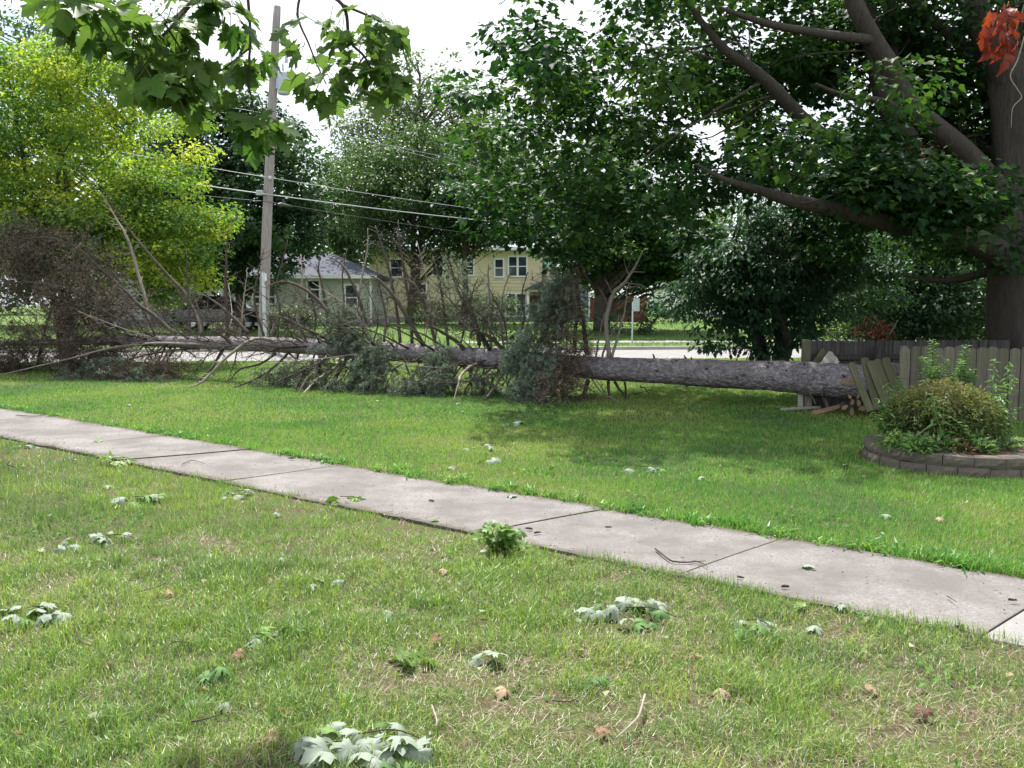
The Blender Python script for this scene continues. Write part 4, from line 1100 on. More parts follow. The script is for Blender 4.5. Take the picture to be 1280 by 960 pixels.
# sage green cottage
d = 50.0; z0 = float(far_z(-10, d)); x1 = at_x(464, d); x0 = x1 - 8.4
cot = thing('cottage', 'small sage green sided cottage with charcoal hip roof and white window frames', 'house', ((x0 + x1) / 2, d, z0))
ze = at_z(347, d)
house_walls(cot, x0, x1, d, d + 7, z0, ze, M['siding_green'])
g_ = Geo(); hip_roof(g_, x0, x1, d, d + 7, ze + .12, (at_x(365, d + 3.5), d + 3.5), (at_x(418, d + 3.5), d + 3.5), at_z(317, d + 3.5)); roof = g_.build('roof', M['roof_dark'], cot)
Geo().box((x0 - .42, d - .5, ze - .06), (x1 + .42, d - .402, ze + .13)).build('eave_board', M['white_trim'], cot)
window(cot, (at_x(440.5, d), d, at_z(372, d)), .62, 1.35); window(cot, (at_x(393.5, d), d, at_z(362, d)), .62, .95)
window(cot, (at_x(332, d), d, at_z(371, d)), 1.2, .7)
Geo().tube([(at_x(464.5, d), d - .12, ze), (at_x(464.5, d), d - .12, z0 + .1)], .06, 8).build('downspout', M['white_trim'], cot)
# yellow two storey house
d = 65.0; z0 = .42; x0, x1 = at_x(464, d), at_x(690, d)
yel = thing('yellow_house', 'two-storey butter yellow house with pale grey hip roof behind the trees', 'house', ((x0 + x1) / 2, d, z0))
ze = at_z(312, d)
house_walls(yel, x0, x1, d, d + 9, z0, ze, M['siding_yellow'], course=.24)
g_ = Geo(); hip_roof(g_, x0, x1, d, d + 9, ze + .15, (at_x(535, d + 4.5), d + 4.5), (at_x(632, d + 4.5), d + 4.5), at_z(262, d + 4.5), ov=.6); roof = g_.build('roof', M['roof_light'], yel)
Geo().box((at_x(600, d + 2), d + 2, ze + 2), (at_x(606, d + 2), d + 2.6, at_z(255, d + 2))).build('chimney', M['brickred'], roof)
Geo().box((x0 - .62, d - .72, ze - .08), (x1 + .62, d - .602, ze + .16)).build('eave_board', M['white_trim'], yel)
for px, py, w, h, n_ in ((647, 333, 1.25, 1.35, 2), (624, 335, .55, 1.2, 1), (645, 381, 1.35, 1.55, 2), (527, 366, .7, 1.2, 1), (497, 335, .8, 1.2, 1), (585, 333, .8, 1.2, 1), (590, 381, .9, 1.4, 1), (548, 333, .7, 1.2, 1)):
    window(yel, (at_x(px, d), d, at_z(py, d)), w, h, panes=n_)
dx = at_x(655, d); dg = Geo(); zd = ze + .25
dg.box((dx - .75, d + .6, zd), (dx + .75, d + 3, zd + 1.25)); dm = dg.build('dormer', M['siding_pale'], yel)
hr = Geo(); hip_roof(hr, dx - .75, dx + .75, d + .6, d + 3.2, zd + 1.3, (dx, d + 1.4), (dx, d + 3.2), zd + 1.95, ov=.2, th=.08); hr.build('dormer_roof', M['roof_light'], dm)
f_ = Geo().box((dx - .4, d + .55, zd + .35), (dx + .4, d + .598, zd + 1.05)); f_.build('pane', M['glass'], dm)
# side porch
px0, px1 = at_x(656, d), at_x(700, d)
po = Geo(); zp = at_z(362, d)
po.add([(px0, d - 2.0, zp), (px1, d - 2.0, zp), (px1, d - .04, zp), (px0, d - .04, zp), ((px0 + px1) / 2, d - 2.0, at_z(351, d)), ((px0 + px1) / 2, d - .04, at_z(351, d))], [[0, 1, 4], [0, 4, 5, 3], [1, 2, 5, 4], [3, 2, 1, 0]])
po_o = po.build('porch_roof', M['roof_dark'], yel)
pp = Geo().box((px0 + .15, d - 1.8, zp - .18), (px1 - .15, d - .05, zp - .003)); pp.build('porch_beam', M['siding_yellow'], yel)
for x_ in (px0 + .2, px1 - .2): Geo().box((x_ - .09, d - 1.85, z0), (x_ + .09, d - 1.67, zp - .19)).build('porch_post', M['white_trim'], yel)
Geo().box((px0 + .3, d - .09, z0 + .3), (px0 + 1.15, d - .04, z0 + 2.3)).build('door', M['brickred'], yel)
Geo().box((px0 + .05, d - 1.95, z0 - .3), (px1 - .05, d - .05, z0 + .28)).build('porch_floor', M['foundation'], yel)
# slate blue wing with red wall beyond, right of the yellow house
d = 63; xa, xb, xc = at_x(708, d), at_x(736, d), at_x(757, d)
bl = thing('blue_house', 'slate blue house wall with dull red end just right of the yellow house', 'house', (xa, d, .42))
house_walls(bl, xa, xb, d, d + 6, .42, at_z(345, d), M['siding_blue'], course=.24)
Geo().box((xb + .08, d + .4, 0), (xc + 3, d + 6, at_z(372, d))).build('red_wing', M['brickred'], bl)
g_ = Geo(); hip_roof(g_, xa, xc + 3, d, d + 6, at_z(345, d) + .1, (xa + 1.5, d + 3), (xc, d + 3), at_z(318, d)); g_.build('roof', M['roof_dark'], bl)
# pale garage at the left
d = 49; z0 = .44; xa, xb = at_x(120, d), at_x(222, d)
ga = thing('pale_garage', 'pale grey sided garage mostly hidden behind the brown brush', 'garage', ((xa + xb) / 2, d, z0))
house_walls(ga, xa, xb, d, d + 6, z0, at_z(340, d), M['siding_pale'], course=.22)
g_ = Geo(); zz = at_z(340, d) + .1; xm = (xa + xb) / 2
g_.add([(xa - .4, d - .4, zz), (xb + .4, d - .4, zz), (xb + .4, d + 6.4, zz), (xa - .4, d + 6.4, zz), (xa - .4, d + 3, zz + 1.7), (xb + .4, d + 3, zz + 1.7)], [[0, 1, 5, 4], [2, 3, 4, 5], [1, 2, 5], [3, 0, 4], [3, 2, 1, 0]])
g_.build('roof', M['roof_dark'], ga)
Geo().box((at_x(190, d), d - .1, z0), (at_x(212, d), d - .04, z0 + 2.1)).build('door', M['siding_blue'], ga)
# white house glimpsed at the right
d = 82; z0 = .45; xa, xb = at_x(832, d), at_x(960, d)
wh = thing('white_house', 'white house glimpsed beneath the trees across the road', 'house', ((xa + xb) / 2, d, z0))
house_walls(wh, xa, xb, d, d + 7, z0, 3.4, M['white_trim'], course=.25)
g_ = Geo(); hip_roof(g_, xa, xb, d, d + 7, 3.5, (xa + 3, d + 3.5), (xb - 3, d + 3.5), 5.6); g_.build('roof', M['roof_light'], wh)
for x_ in np.linspace(xa + 1.2, xb - 1.2, 5): window(wh, (x_, d, z0 + 1.7), .9, 1.2)
d = 70; xa = at_x(1165, d)
rh = thing('brick_house', 'red brick house seen in slivers between the fence and the maple trunk', 'house', (xa + 6, d, .45))
house_walls(rh, xa, xa + 12, d, d + 7, .45, 3.5, M['brickred'], course=.22)
g_ = Geo(); hip_roof(g_, xa, xa + 12, d, d + 7, 3.6, (xa + 3, d + 3.5), (xa + 9, d + 3.5), 6); g_.build('roof', M['roof_light'], rh)
for x_ in (xa + 2, xa + 5.5, xa + 9): window(rh, (x_, d, 2.1), 1.1, 1.3)

# ================================================================ PARKED CAR
d = 45.0; cx = at_x(283, d); cz = float(far_z(cx, d)) + .02
car = thing('parked_car', 'black car parked sideways in front of the cottage beneath the golden tree', 'car', (cx, d, cz))
prof = [(-2.2, .35), (-2.25, .75), (-2.1, 1.0), (-1.2, 1.06), (1.0, 1.02), (2.0, .88), (2.22, .72), (2.22, .35)]
roofp = [(-2.05, 1.0), (-1.75, 1.58), (-1.4, 1.66), (.1, 1.66), (.4, 1.60), (1.15, 1.0)]
g_ = Geo(); W = .9
g_.prism(prof, lambda a, b: (cx + a, d - W, cz + b), lambda a, b: (cx + a, d + W, cz + b)); body = g_.build('body', M['car_paint'], car, bevel=.05)
g_ = Geo(); g_.prism(roofp, lambda a, b: (cx + a, d - W + .04 + max(0, b - 1) * .25, cz + b), lambda a, b: (cx + a, d + W - .04 - max(0, b - 1) * .25, cz + b)); g_.build('cabin', M['car_paint'], car, bevel=.04)
def glassq(name, pts, mat): Geo().add([(cx + a, d + y, cz + b) for a, y, b in pts], [list(range(len(pts)))]).build(name, M[mat], car)
for s_ in (-1,):
    yb, yt = s_ * (W - .035), s_ * (W - .165)
    glassq('side_window', [(-1.85, yb, 1.08), (-.75, yb, 1.08), (-.75, yt, 1.56), (-1.6, yt, 1.56)], 'glass')
    glassq('side_window', [(-.67, yb, 1.08), (.15, yb, 1.08), (.15, yt, 1.56), (-.67, yt, 1.56)], 'glass')
    glassq('side_window', [(.23, yb, 1.08), (.98, yb, 1.08), (.42, yt, 1.54), (.23, yt, 1.56)], 'glass')
glassq('windshield', [(1.14, -.76, 1.045), (1.14, .76, 1.045), (.45, .64, 1.60), (.45, -.64, 1.60)], 'windshield')
for wx in (-1.4, 1.38):
    for wy in (-W + .08, W - .08):
        tw_ = Geo(); ring = [(cx + wx + math.cos(a) * .27, d + wy, cz + .33 + math.sin(a) * .27) for a in np.linspace(0, 2 * math.pi, 21)]
        tw_.tube(ring, .085, 8, cap=False); ty_ = tw_.build('wheel', M['rubber'], car, smooth=True)
        Geo().tube([(cx + wx, d + wy - .06, cz + .33), (cx + wx, d + wy + .06, cz + .33)], .2, 16).build('rim', M['chrome'], ty_)
for y_ in (-.62, .62): Geo().box((cx + 2.15, d + y_ - .2, cz + .66), (cx + 2.25, d + y_ + .2, cz + .82)).build('headlight', M['lens'], car, bevel=.02)
Geo().box((cx + .75, d - W - .16, cz + 1.06), (cx + .95, d - W + .03, cz + 1.2)).build('mirror', M['car_paint'], car, bevel=.03)

# ================================================================ POLES, WIRES, SIGN
d = 34.5
pole = thing('utility_pole', 'weathered wooden utility pole with grey transformer standing across the road behind the fallen spruce', 'utility pole', (at_x(328, d), d, 0))
ptop = P(346.5, 8, d)
Geo().tube(smooth_path([(at_x(328, d), d, -.3), P(333, 300, d), P(339, 160, d), ptop], 8), [.205, .19, .172, .14], 16).build('pole', M['pole_wood'], pole, smooth=True)
tc_ = P(354.5, 104, d - .05)
tr_ = Geo().tube([tc_ + (0, 0, -.42), tc_ + (0, 0, -.39), tc_ + (0, 0, .31), tc_ + (0, 0, .37), tc_ + (0, 0, .42)], [.20, .23, .23, .23, .15], 20).build('transformer', M['grey_paint'], pole)
Geo().tube([tc_ + (.0, -.05, .42), tc_ + (.0, -.05, .68)], [.05, .03], 10).build('bushing', M['grey_paint'], tr_)
Geo().box(tuple(tc_ + (-.34, -.04, -.2)), tuple(tc_ + (-.21, .04, .2))).build('bracket', M['metal'], tr_)
def rod(name, a, b, r_, mat, par, sides=8): return Geo().tube([a, b], r_, sides).build(name, M[mat], par)
rod('arm', P(332, 70, d), P(361, 69, d - .1), .034, 'metal', pole)
for a in ((336, 70), (358, 69)):
    Geo().tube([P(a[0], a[1] + 0, d - .1), P(a[0], a[1] + 9, d - .1)], [.045, .07], 10).build('insulator', M['grey_paint'], pole)
Geo().tube(smooth_path([P(358, 74, d - .1), P(356, 79, d - .1), P(353, 77, d - .15), P(354, 87, d - .1)], 5), .008, 5).build('jumper_wire', M['cable'], pole)
Geo().tube(smooth_path([P(363, 100, d - .1), P(366, 118, d - .1), P(350, 150, d - .1), P(345, 160, d - .1)], 5), .007, 5).build('jumper_wire', M['cable'], pole)
rod('arm', P(328, 157, d - .12), P(345, 157, d - .2), .045, 'metal', pole)
Geo().tube([P(336, 222, d - .24), P(339, 222, d - .24)], .07, 8).build('insulator', M['conduit'], pole)
Geo().box(tuple(P(324, 242, d) + (-.05, -.3, -.09)), tuple(P(330, 242, d) + (.03, -.15, .09))).build('splice_box', M['metal'], pole, bevel=.01)
c0 = P(333.5, 420, d - .2); c0[2] = 0
Geo().box(tuple(np.array([P(331.5, 400, d)[0], d - .36, -.05])), tuple(np.array([P(335.2, 400, d)[0], d - .24, at_z(341, d)]))).build('conduit_guard', M['conduit'], pole, bevel=.01)
Geo().box(tuple(P(331, 351, d - .38)), tuple(P(333.2, 342, d - .368))).build('tag', M['white_tag'], pole)
Geo().box(tuple(P(331, 356, d - .38)), tuple(P(332.2, 352.5, d - .368))).build('tag', M['red_paint'], pole)

d2 = 52.0
pole2 = thing('utility_pole', 'far utility pole with a pale cyan plate before the yellow house', 'utility pole', gz(679, d2))
Geo().tube([gz(679, d2, -.2), P(682, 288, d2)], [.17, .13], 12).build('pole', M['pole_wood'], pole2, smooth=True)
Geo().box(tuple(P(680.5, 331, d2 - .2)), tuple(P(687, 321, d2 - .17))).build('plate', M['cyan_plate'], pole2, bevel=.01)
rod('arm', P(674, 296, d2 - .1), P(690, 294, d2 - .1), .05, 'metal', pole2)
pole3 = thing('utility_pole', 'pale utility pole with crossarm braces in the sky gap of the big maple crown', 'utility pole', gz(973, 60))
Geo().tube([gz(973, 60, -.2), P(977, 205, 60)], [.2, .16], 12).build('pole', M['conduit'], pole3, smooth=True)
rod('arm', P(955, 262, 59.8), P(985, 256, 59.8), .06, 'conduit', pole3)
rod('brace', P(957, 262, 59.7), P(975, 245, 59.7), .035, 'conduit', pole3)

def wire(label, pts, r_, mat='cable_pale', sag=.0):
    p = [P(*q) for q in pts]; out = []
    for a, b in zip(p[:-1], p[1:]):
        L_ = np.linalg.norm(b - a)
        for k in np.linspace(0, 1, 17)[:-1]: out.append(a + (b - a) * k - np.array([0, 0, sag * L_ * k * (1 - k)]))
    out.append(p[-1])
    o = Geo().tube(np.array(out), r_, 5).build('power_line', M[mat], smooth=True)
    return tag(o, label, 'wire', 'overhead lines')
wire('upper bare line just above the thick cable across the trees', [(60, 172, 37), (337, 222, 34.2), (681, 271, 51.8)], .011, sag=.02)
wire('thick pale cable strung from the wooden pole toward the yellow house', [(60, 200, 37), (335, 243, 34.2), (681, 282, 51.8)], .02, sag=.02)
wire('lowest thin dark line under the thick cable', [(60, 222, 37), (334, 252, 34.2), (681, 303, 51.8)], .012, 'cable', sag=.02)
wire('high thin line meeting the pole above the golden tree', [(-60, 86, 38), (345, 151, 34.3), (560, 197, 46), (681, 236, 51.8)], .007, sag=.004)
wire('second high thin line passing behind the hanging maple leaves', [(-60, 72, 38), (328, 141, 34.4), (640, 224, 51.8)], .007, sag=.004)
wire('service line continuing rightward behind the big maple', [(682, 262, 52), (980, 292, 60)], .02, sag=.01)
wire('faint line high in the open sky', [(420, -60, 30), (497, 4, 34), (600, 62, 38), (760, 150, 44)], .004, sag=.0)
Geo_sp = Geo().tube(smooth_path([P(347, 256, 34.6), P(352, 255.5, 34.9), P(364, 258, 35.6)], 4), [.04, .08, .04], 8)
tag(Geo_sp.build('cable_splice', M['cable'], smooth=True), 'black splice sleeve on the lowest line right of the pole', 'cable splice')

d = 36.2
sg_ = thing('street_sign', 'grey street sign post with a small green sign beside the far kerb', 'street sign', gz(790, d))
Geo().tube([gz(790, d, -.1), P(791, 377, d)], .032, 8).build('post', M['conduit'], sg_)
Geo().box(tuple(P(791.6, 389, d - .03)), tuple(P(799.5, 373, d - .005))).build('sign_plate', M['sign_grey'], sg_, bevel=.004)

# ================================================================ THE FALLEN SPRUCE
def log_y(px): return 15.72 / (1 + .5123 * (px - 640) / FPX)
LOGC = [(1205, 478.5), (1125, 476), (1060, 476.5), (980, 470.5), (900, 467.5), (800, 462.5), (735, 459.5), (640, 450), (560, 444.5), (480, 439), (400, 434), (330, 430.5), (240, 428), (150, 425.5), (60, 428), (-40, 430), (-140, 432)]
LOGR = [(1205, .27), (1125, .255), (1060, .25), (980, .24), (900, .22), (735, .188), (560, .18), (480, .172), (330, .155), (240, .13), (150, .11), (60, .08), (-40, .055), (-140, .02)]
lp = smooth_path([P(px, py, log_y(px) + (0 if px > 1150 else 0)) for px, py in LOGC], 14)
lpx = 640 + FPX * lp[:, 0] / lp[:, 1]
lr = np.interp(lpx, [q[0] for q in LOGR][::-1], [q[1] for q in LOGR][::-1])
spruce = thing('fallen_spruce', 'long spruce toppled across the lawn with bare trunk, broken limbs and drying needles', 'fallen tree', (0, 15.5, 0))
# resample finely for the flaky bark outline
seg = np.concatenate([[0], np.cumsum(np.linalg.norm(np.diff(lp, axis=0), axis=1))])
S = np.arange(0, seg[-1], .035)
path = np.stack([np.interp(S, seg, lp[:, k]) for k in range(3)], -1); rr = np.interp(S, seg, lr)
NS = 72
tg_ = unit(np.gradient(path, axis=0)); up = np.array([0, 0, 1.0])
Av = unit(np.cross(tg_, up)); Bv = np.cross(Av, tg_)
th = np.arange(NS) / NS * 2 * np.pi
TH, SS = np.meshgrid(th, S)
flake = fnoise(SS * 9, TH * 5 + SS * 2, 77, 3); ridge = fnoise(SS * 22, TH * 11, 79, 2); sw = fnoise(SS * 1.4, np.cos(TH) * 1.2 + 4, 81, 2)
rad = rr[:, None] * (1 + .12 * (flake - .5) + .07 * (ridge - .5) + .10 * (sw - .5)) 
V = path[:, None] + rad[..., None] * (Av[:, None] * np.cos(th)[None, :, None] + Bv[:, None] * np.sin(th)[None, :, None])
i, j = np.meshgrid(np.arange(len(S) - 1), np.arange(NS), indexing='ij')
F = np.stack([i * NS + j, i * NS + (j + 1) % NS, (i + 1) * NS + (j + 1) % NS, (i + 1) * NS + j], -1).reshape(-1, 4)[:, ::-1]
g_ = Geo().add(V.reshape(-1, 3), F)
g_.build('trunk', M['spruce_bark'], spruce, smooth=True)
Geo().add(V[0] + (path[0] - path[1]) * .05, [list(range(NS))]).build('broken_end', M['split_wood'], spruce)

rsp = np.random.default_rng(91)
def side_twigs(g_, path, n, Lr, r0, rs, droop=.2, start=.25):
    tg = unit(np.gradient(path, axis=0))
    for k in range(n):
        f = rs.uniform(start, .97); i = min(int(f * (len(path) - 1)), len(path) - 2)
        b = path[i]; side = unit(np.cross(tg[i], rs.normal(size=3)))
        dv = unit(tg[i] * rs.uniform(.35, 1.0) + side * rs.uniform(.6, 1.1) - np.array([0, 0, droop])) * rs.uniform(*Lr) * (1.15 - .6 * f)
        m_ = b + dv * .5 + rs.normal(0, .04, 3) * np.linalg.norm(dv)
        e = b + dv + rs.normal(0, .1, 3) * np.linalg.norm(dv) + np.array([0, 0, .12 * np.linalg.norm(dv)])
        if e[2] < .02: e[2] = .02
        if m_[2] < .02: m_[2] = .03
        g_.tube(smooth_path([b, m_, e], 2), [r0, r0 * .7, r0 * .35], 4, cap=False)
        if rs.random() < .5:
            q = m_ + (e - m_) * .3; g_.tube([q, q + unit(dv + rs.normal(0, .8, 3) * np.linalg.norm(dv)) * np.linalg.norm(dv) * .4], [r0 * .5, r0 * .25], 3, cap=False)

def traced(pts, r0, r1=.006, dd=0.0, twigs=6, pale=False, ground=False, wob=.004, Lr=(.12, .45), label=None, off=0.0):
    """A branch surveyed from the photograph; dd = how far its tip stands from the trunk's depth (negative: nearer)."""
    n_ = len(pts); d0 = log_y(pts[0][0]) + off; out = []
    de = log_y(pts[-1][0]) + dd
    d0 = d0 - (.10 if dd < 0 else -.05)
    if ground: de = 1760.0 / (pts[-1][1] - 382) + .1
    for k, (px, py) in enumerate(pts):
        f = k / (n_ - 1)
        out.append(P(px, py, d0 + (de - d0) * f ** .8 * 1.0))
    path = smooth_path(out, 5)
    path[1:-1] += rsp.normal(0, wob, (len(path) - 2, 3))
    path[:, 2] = np.maximum(path[:, 2], .015)
    g_ = Geo().tube(path, [r0, r0 * .92, r0 * .8, r0 * .58, r1], 7)
    side_twigs(g_, path, twigs, Lr, max(.0045, r0 * .28), rsp)
    o = g_.build('branch', M['bark_pale' if pale else 'bark_twig'], spruce, smooth=True)
    if label: o['label'] = label
    return path

B = [
 # arcs above the trunk (base first)
 ([(529, 431), (501, 383), (489, 366), (472, 349), (462, 344)], .034, -.2, 5, 0), ([(431, 418), (409, 388), (383, 363), (357, 352), (335, 357)], .032, -.3, 6, 0),
 ([(459, 405), (446, 366), (433, 339), (424, 328), (411, 321)], .026, .3, 4, 0), ([(545, 431), (536, 397), (526, 370), (514, 352), (499, 349)], .026, .2, 4, 0),
 ([(412, 425), (400, 419), (374, 407), (355, 398), (334, 394)], .03, -.5, 4, 0), ([(500, 428), (497, 395), (488, 345), (477, 306), (469, 282)], .026, .6, 10, 0),
 ([(441, 426), (446, 390), (452, 350), (459, 313), (460, 285)], .020, .5, 5, 1), ([(416, 424), (409, 395), (404, 363), (398, 335), (402, 311)], .022, .6, 6, 0),
 ([(612, 437), (603, 420), (594, 412), (588, 418), (590, 425)], .03, -.5, 3, 0), ([(634, 444), (622, 430), (610, 420), (598, 415), (589, 420)], .032, -.6, 3, 0),
 ([(584, 441), (572, 428), (557, 418), (543, 410), (532, 407)], .032, -.7, 2, 0), ([(599, 431), (596, 410), (587, 390), (577, 372), (570, 357), (557, 310)], .03, .2, 7, 0),
 ([(614, 437), (612, 400), (611, 370), (610, 340), (611, 330)], .022, .4, 6, 1),
 ([(761, 447), (758, 413), (759, 390), (768, 365), (781, 353), (796, 330), (804, 313)], .032, .3, 4, 1), ([(765, 446), (771, 425), (777, 403), (782, 380), (784, 358)], .020, .5, 3, 1),
 ([(734, 444), (731, 420), (729, 400), (726, 385)], .034, .3, 6, 0), ([(718, 441), (719, 410), (724, 393), (722, 360), (724, 335)], .026, .4, 9, 0),
 ([(753, 446), (760, 425), (771, 405), (774, 392)], .016, .4, 4, 1), ([(745, 446), (748, 425), (752, 405), (756, 390)], .013, .6, 5, 1),
 ([(150, 412), (133, 396), (113, 377), (77, 360), (33, 353), (-8, 356)], .036, -2.0, 8, 0), ([(133, 417), (113, 400), (93, 383), (70, 370), (40, 358)], .028, -1.9, 8, 0),
 ([(220, 419), (197, 398), (173, 380), (153, 360), (133, 343), (97, 310), (60, 297), (20, 300)], .034, -1.7, 9, 0), ([(252, 420), (248, 400), (240, 383), (228, 362), (213, 347), (180, 310), (157, 280), (136, 248)], .032, .3, 8, 0),
 ([(184, 420), (182, 380), (173, 343), (160, 300), (143, 270), (127, 242)], .033, .5, 12, 1), ([(310, 417), (298, 404), (287, 393), (272, 380), (257, 370)], .034, -.4, 3, 0),
 ([(293, 434), (285, 425), (275, 418), (263, 411)], .034, -.5, 2, 0), ([(330, 420), (322, 395), (318, 370), (322, 345), (330, 310)], .022, .4, 10, 0),
 ([(285, 420), (283, 390), (282, 355), (283, 320), (285, 285)], .030, .5, 9, 0), ([(238, 418), (236, 385), (234, 350), (233, 315)], .022, .5, 8, 0), ([(300, 420), (303, 395), (305, 370), (309, 340)], .018, .6, 8, 1),
 ([(343, 420), (350, 390), (345, 360), (352, 330), (360, 300)], .018, .6, 8, 0), ([(375, 424), (372, 390), (378, 350), (376, 318)], .02, .7, 8, 1), ([(515, 430), (513, 385), (506, 345), (499, 300), (498, 275)], .026, .9, 10, 0),
 ([(560, 432), (556, 395), (549, 350), (541, 320)], .022, .7, 8, 0), ([(575, 434), (583, 400), (588, 375), (598, 345)], .016, .6, 6, 0), ([(630, 436), (626, 400), (629, 365), (640, 335)], .018, .5, 7, 1), ([(645, 438), (655, 400), (652, 370), (660, 340)], .016, .4, 6, 0),
 ([(480, 428), (482, 395), (476, 365), (470, 330)], .02, .8, 8, 0), ([(425, 424), (430, 385), (428, 345), (434, 310)], .016, .9, 8, 0), ([(390, 424), (395, 400), (389, 370), (383, 345)], .018, .3, 6, 0),
]
for pts, r0, dd, tw_, pale in B: traced(pts, r0 * 1.3, .008, dd, int(tw_ * 1.5) + 2, bool(pale))
# limbs bent to the lawn on the near side and props below
Gd = [
 ([(300, 432), (258, 431), (200, 429), (143, 434), (93, 447), (33, 461), (-10, 471)], .03, 8, 1), ([(350, 428), (317, 424), (283, 447), (253, 477), (228, 486)], .036, 8, 1), ([(250, 435), (200, 440), (150, 452), (110, 462), (60, 472)], .024, 8, 0),
 ([(607, 450), (590, 457), (577, 468), (574, 477), (566, 504)], .032, 2, 1), ([(632, 460), (622, 478), (612, 492), (604, 501)], .03, 2, 1), ([(517, 437), (495, 438), (481, 452), (478, 470), (473, 482)], .032, 3, 1),
 ([(427, 452), (412, 465), (393, 477), (385, 486), (377, 494)], .035, 3, 1), ([(365, 436), (350, 452), (330, 468), (305, 480), (290, 486)], .03, 8, 0), ([(345, 442), (325, 455), (300, 462), (285, 478)], .026, 8, 0), ([(400, 440), (395, 460), (380, 478), (372, 496)], .022, 6, 0),
 ([(440, 440), (425, 462), (410, 480), (403, 494)], .024, 6, 0), ([(395, 452), (380, 462), (372, 480), (365, 492)], .016, 8, 0), ([(215, 432), (205, 448), (196, 462), (185, 474)], .022, 8, 0), ([(180, 431), (165, 448), (150, 462), (140, 474)], .02, 8, 0), ([(280, 436), (268, 455), (255, 470), (235, 480)], .022, 9, 0),
 ([(590, 458), (588, 475), (579, 492), (577, 500)], .022, 4, 0), ([(565, 458), (567, 475), (568, 490)], .026, 2, 0), ([(586, 458), (589, 478), (590, 495)], .026, 2, 0), ([(615, 466), (616, 480), (621, 494)], .024, 4, 0), ([(622, 463), (632, 478), (640, 486), (650, 487)], .016, 3, 0), ([(575, 456), (596, 470), (612, 474), (625, 464)], .018, 1, 0),
 ([(735, 476), (731, 488), (730, 502)], .042, 3, 0), ([(760, 476), (761, 490), (762, 501)], .030, 2, 0), ([(768, 477), (777, 490), (786, 501)], .026, 2, 0), ([(781, 478), (782, 490), (783, 500)], .020, 2, 0), ([(740, 474), (750, 488), (765, 498), (778, 504)], .014, 3, 1), ([(756, 463), (748, 467), (742, 473)], .022, 1, 1), ([(705, 470), (707, 490), (709, 506)], .05, 4, 0), ([(655, 468), (662, 485), (673, 500), (690, 512)], .02, 5, 0),
 ([(700, 470), (688, 488), (680, 500), (676, 509)], .03, 5, 0), ([(505, 450), (512, 470), (520, 486), (535, 492)], .02, 5, 0), ([(545, 455), (535, 470), (518, 485), (508, 492)], .018, 3, 1), ([(800, 482), (808, 488), (812, 494)], .01, 3, 0),
]
for pts, r0, tw_, pale in Gd: traced(pts, r0, .006, 0, tw_, bool(pale), ground=True, Lr=(.1, .35))

# spiky whorl stubs and dead side branches in between, all round the trunk
for k in range(165):
    px = rsp.uniform(60, 655)
    i = int(np.argmin(np.abs(640 + FPX * path[:, 0] / path[:, 1] - px))); c = path[i]; ax = tg_[i]
    ph = rsp.uniform(-.5, math.pi + .5) if rsp.random() < .55 else rsp.uniform(math.pi, 2 * math.pi)
    a = unit(np.cross(ax, up)); b = np.cross(a, ax)
    rd = a * math.cos(ph) + b * math.sin(ph)
    L_ = rsp.uniform(.35, 1.9) * (.8 if px < 300 else 1)
    dv = unit(rd + ax * rsp.uniform(.0, .5))
    p0 = c + rd * rr[i] * .85; p3 = p0 + dv * L_ + ax * L_ * .25 + np.array([0, 0, -.1 * L_ if rsp.random() < .5 else .18 * L_])
    pm_ = p0 + dv * L_ * .5 + rsp.normal(0, .05, 3)
    if p3[2] < .02: f = (p0[2] - .02) / (p0[2] - p3[2]); p3 = p0 + (p3 - p0) * f; pm_ = p0 + (p3 - p0) * .5 + rsp.normal(0, .02, 3)
    pp_ = smooth_path([p0, pm_, p3], 4); pp_[:, 2] = np.maximum(pp_[:, 2], .015)
    g_ = Geo().tube(pp_, [rsp.uniform(.012, .026), .012, .005], 6)
    side_twigs(g_, pp_, int(5 + 8 * L_), (.08, .5), .0055, rsp, .1)
    g_.build('branch', M['bark_pale' if rsp.random() < .12 else 'bark_twig'], spruce, smooth=True)

# dead knots and snapped stubs along the clean butt of the trunk
for k in range(34):
    px = rsp.uniform(735, 1060); i = int(np.argmin(np.abs(640 + FPX * path[:, 0] / path[:, 1] - px))); c = path[i]
    ph = rsp.uniform(0, 2 * math.pi); a = unit(np.cross(tg_[i], up)); b = np.cross(a, tg_[i]); rd = a * math.cos(ph) + b * math.sin(ph)
    p0 = c + rd * rr[i] * .93; L_ = rsp.uniform(.025, .09)
    Geo().tube([p0, p0 + rd * L_ * .5, p0 + (rd + tg_[i] * .3) * L_], [.022, .017, .010], 7).build('branch_stub', M['bark_twig'], spruce, smooth=True)
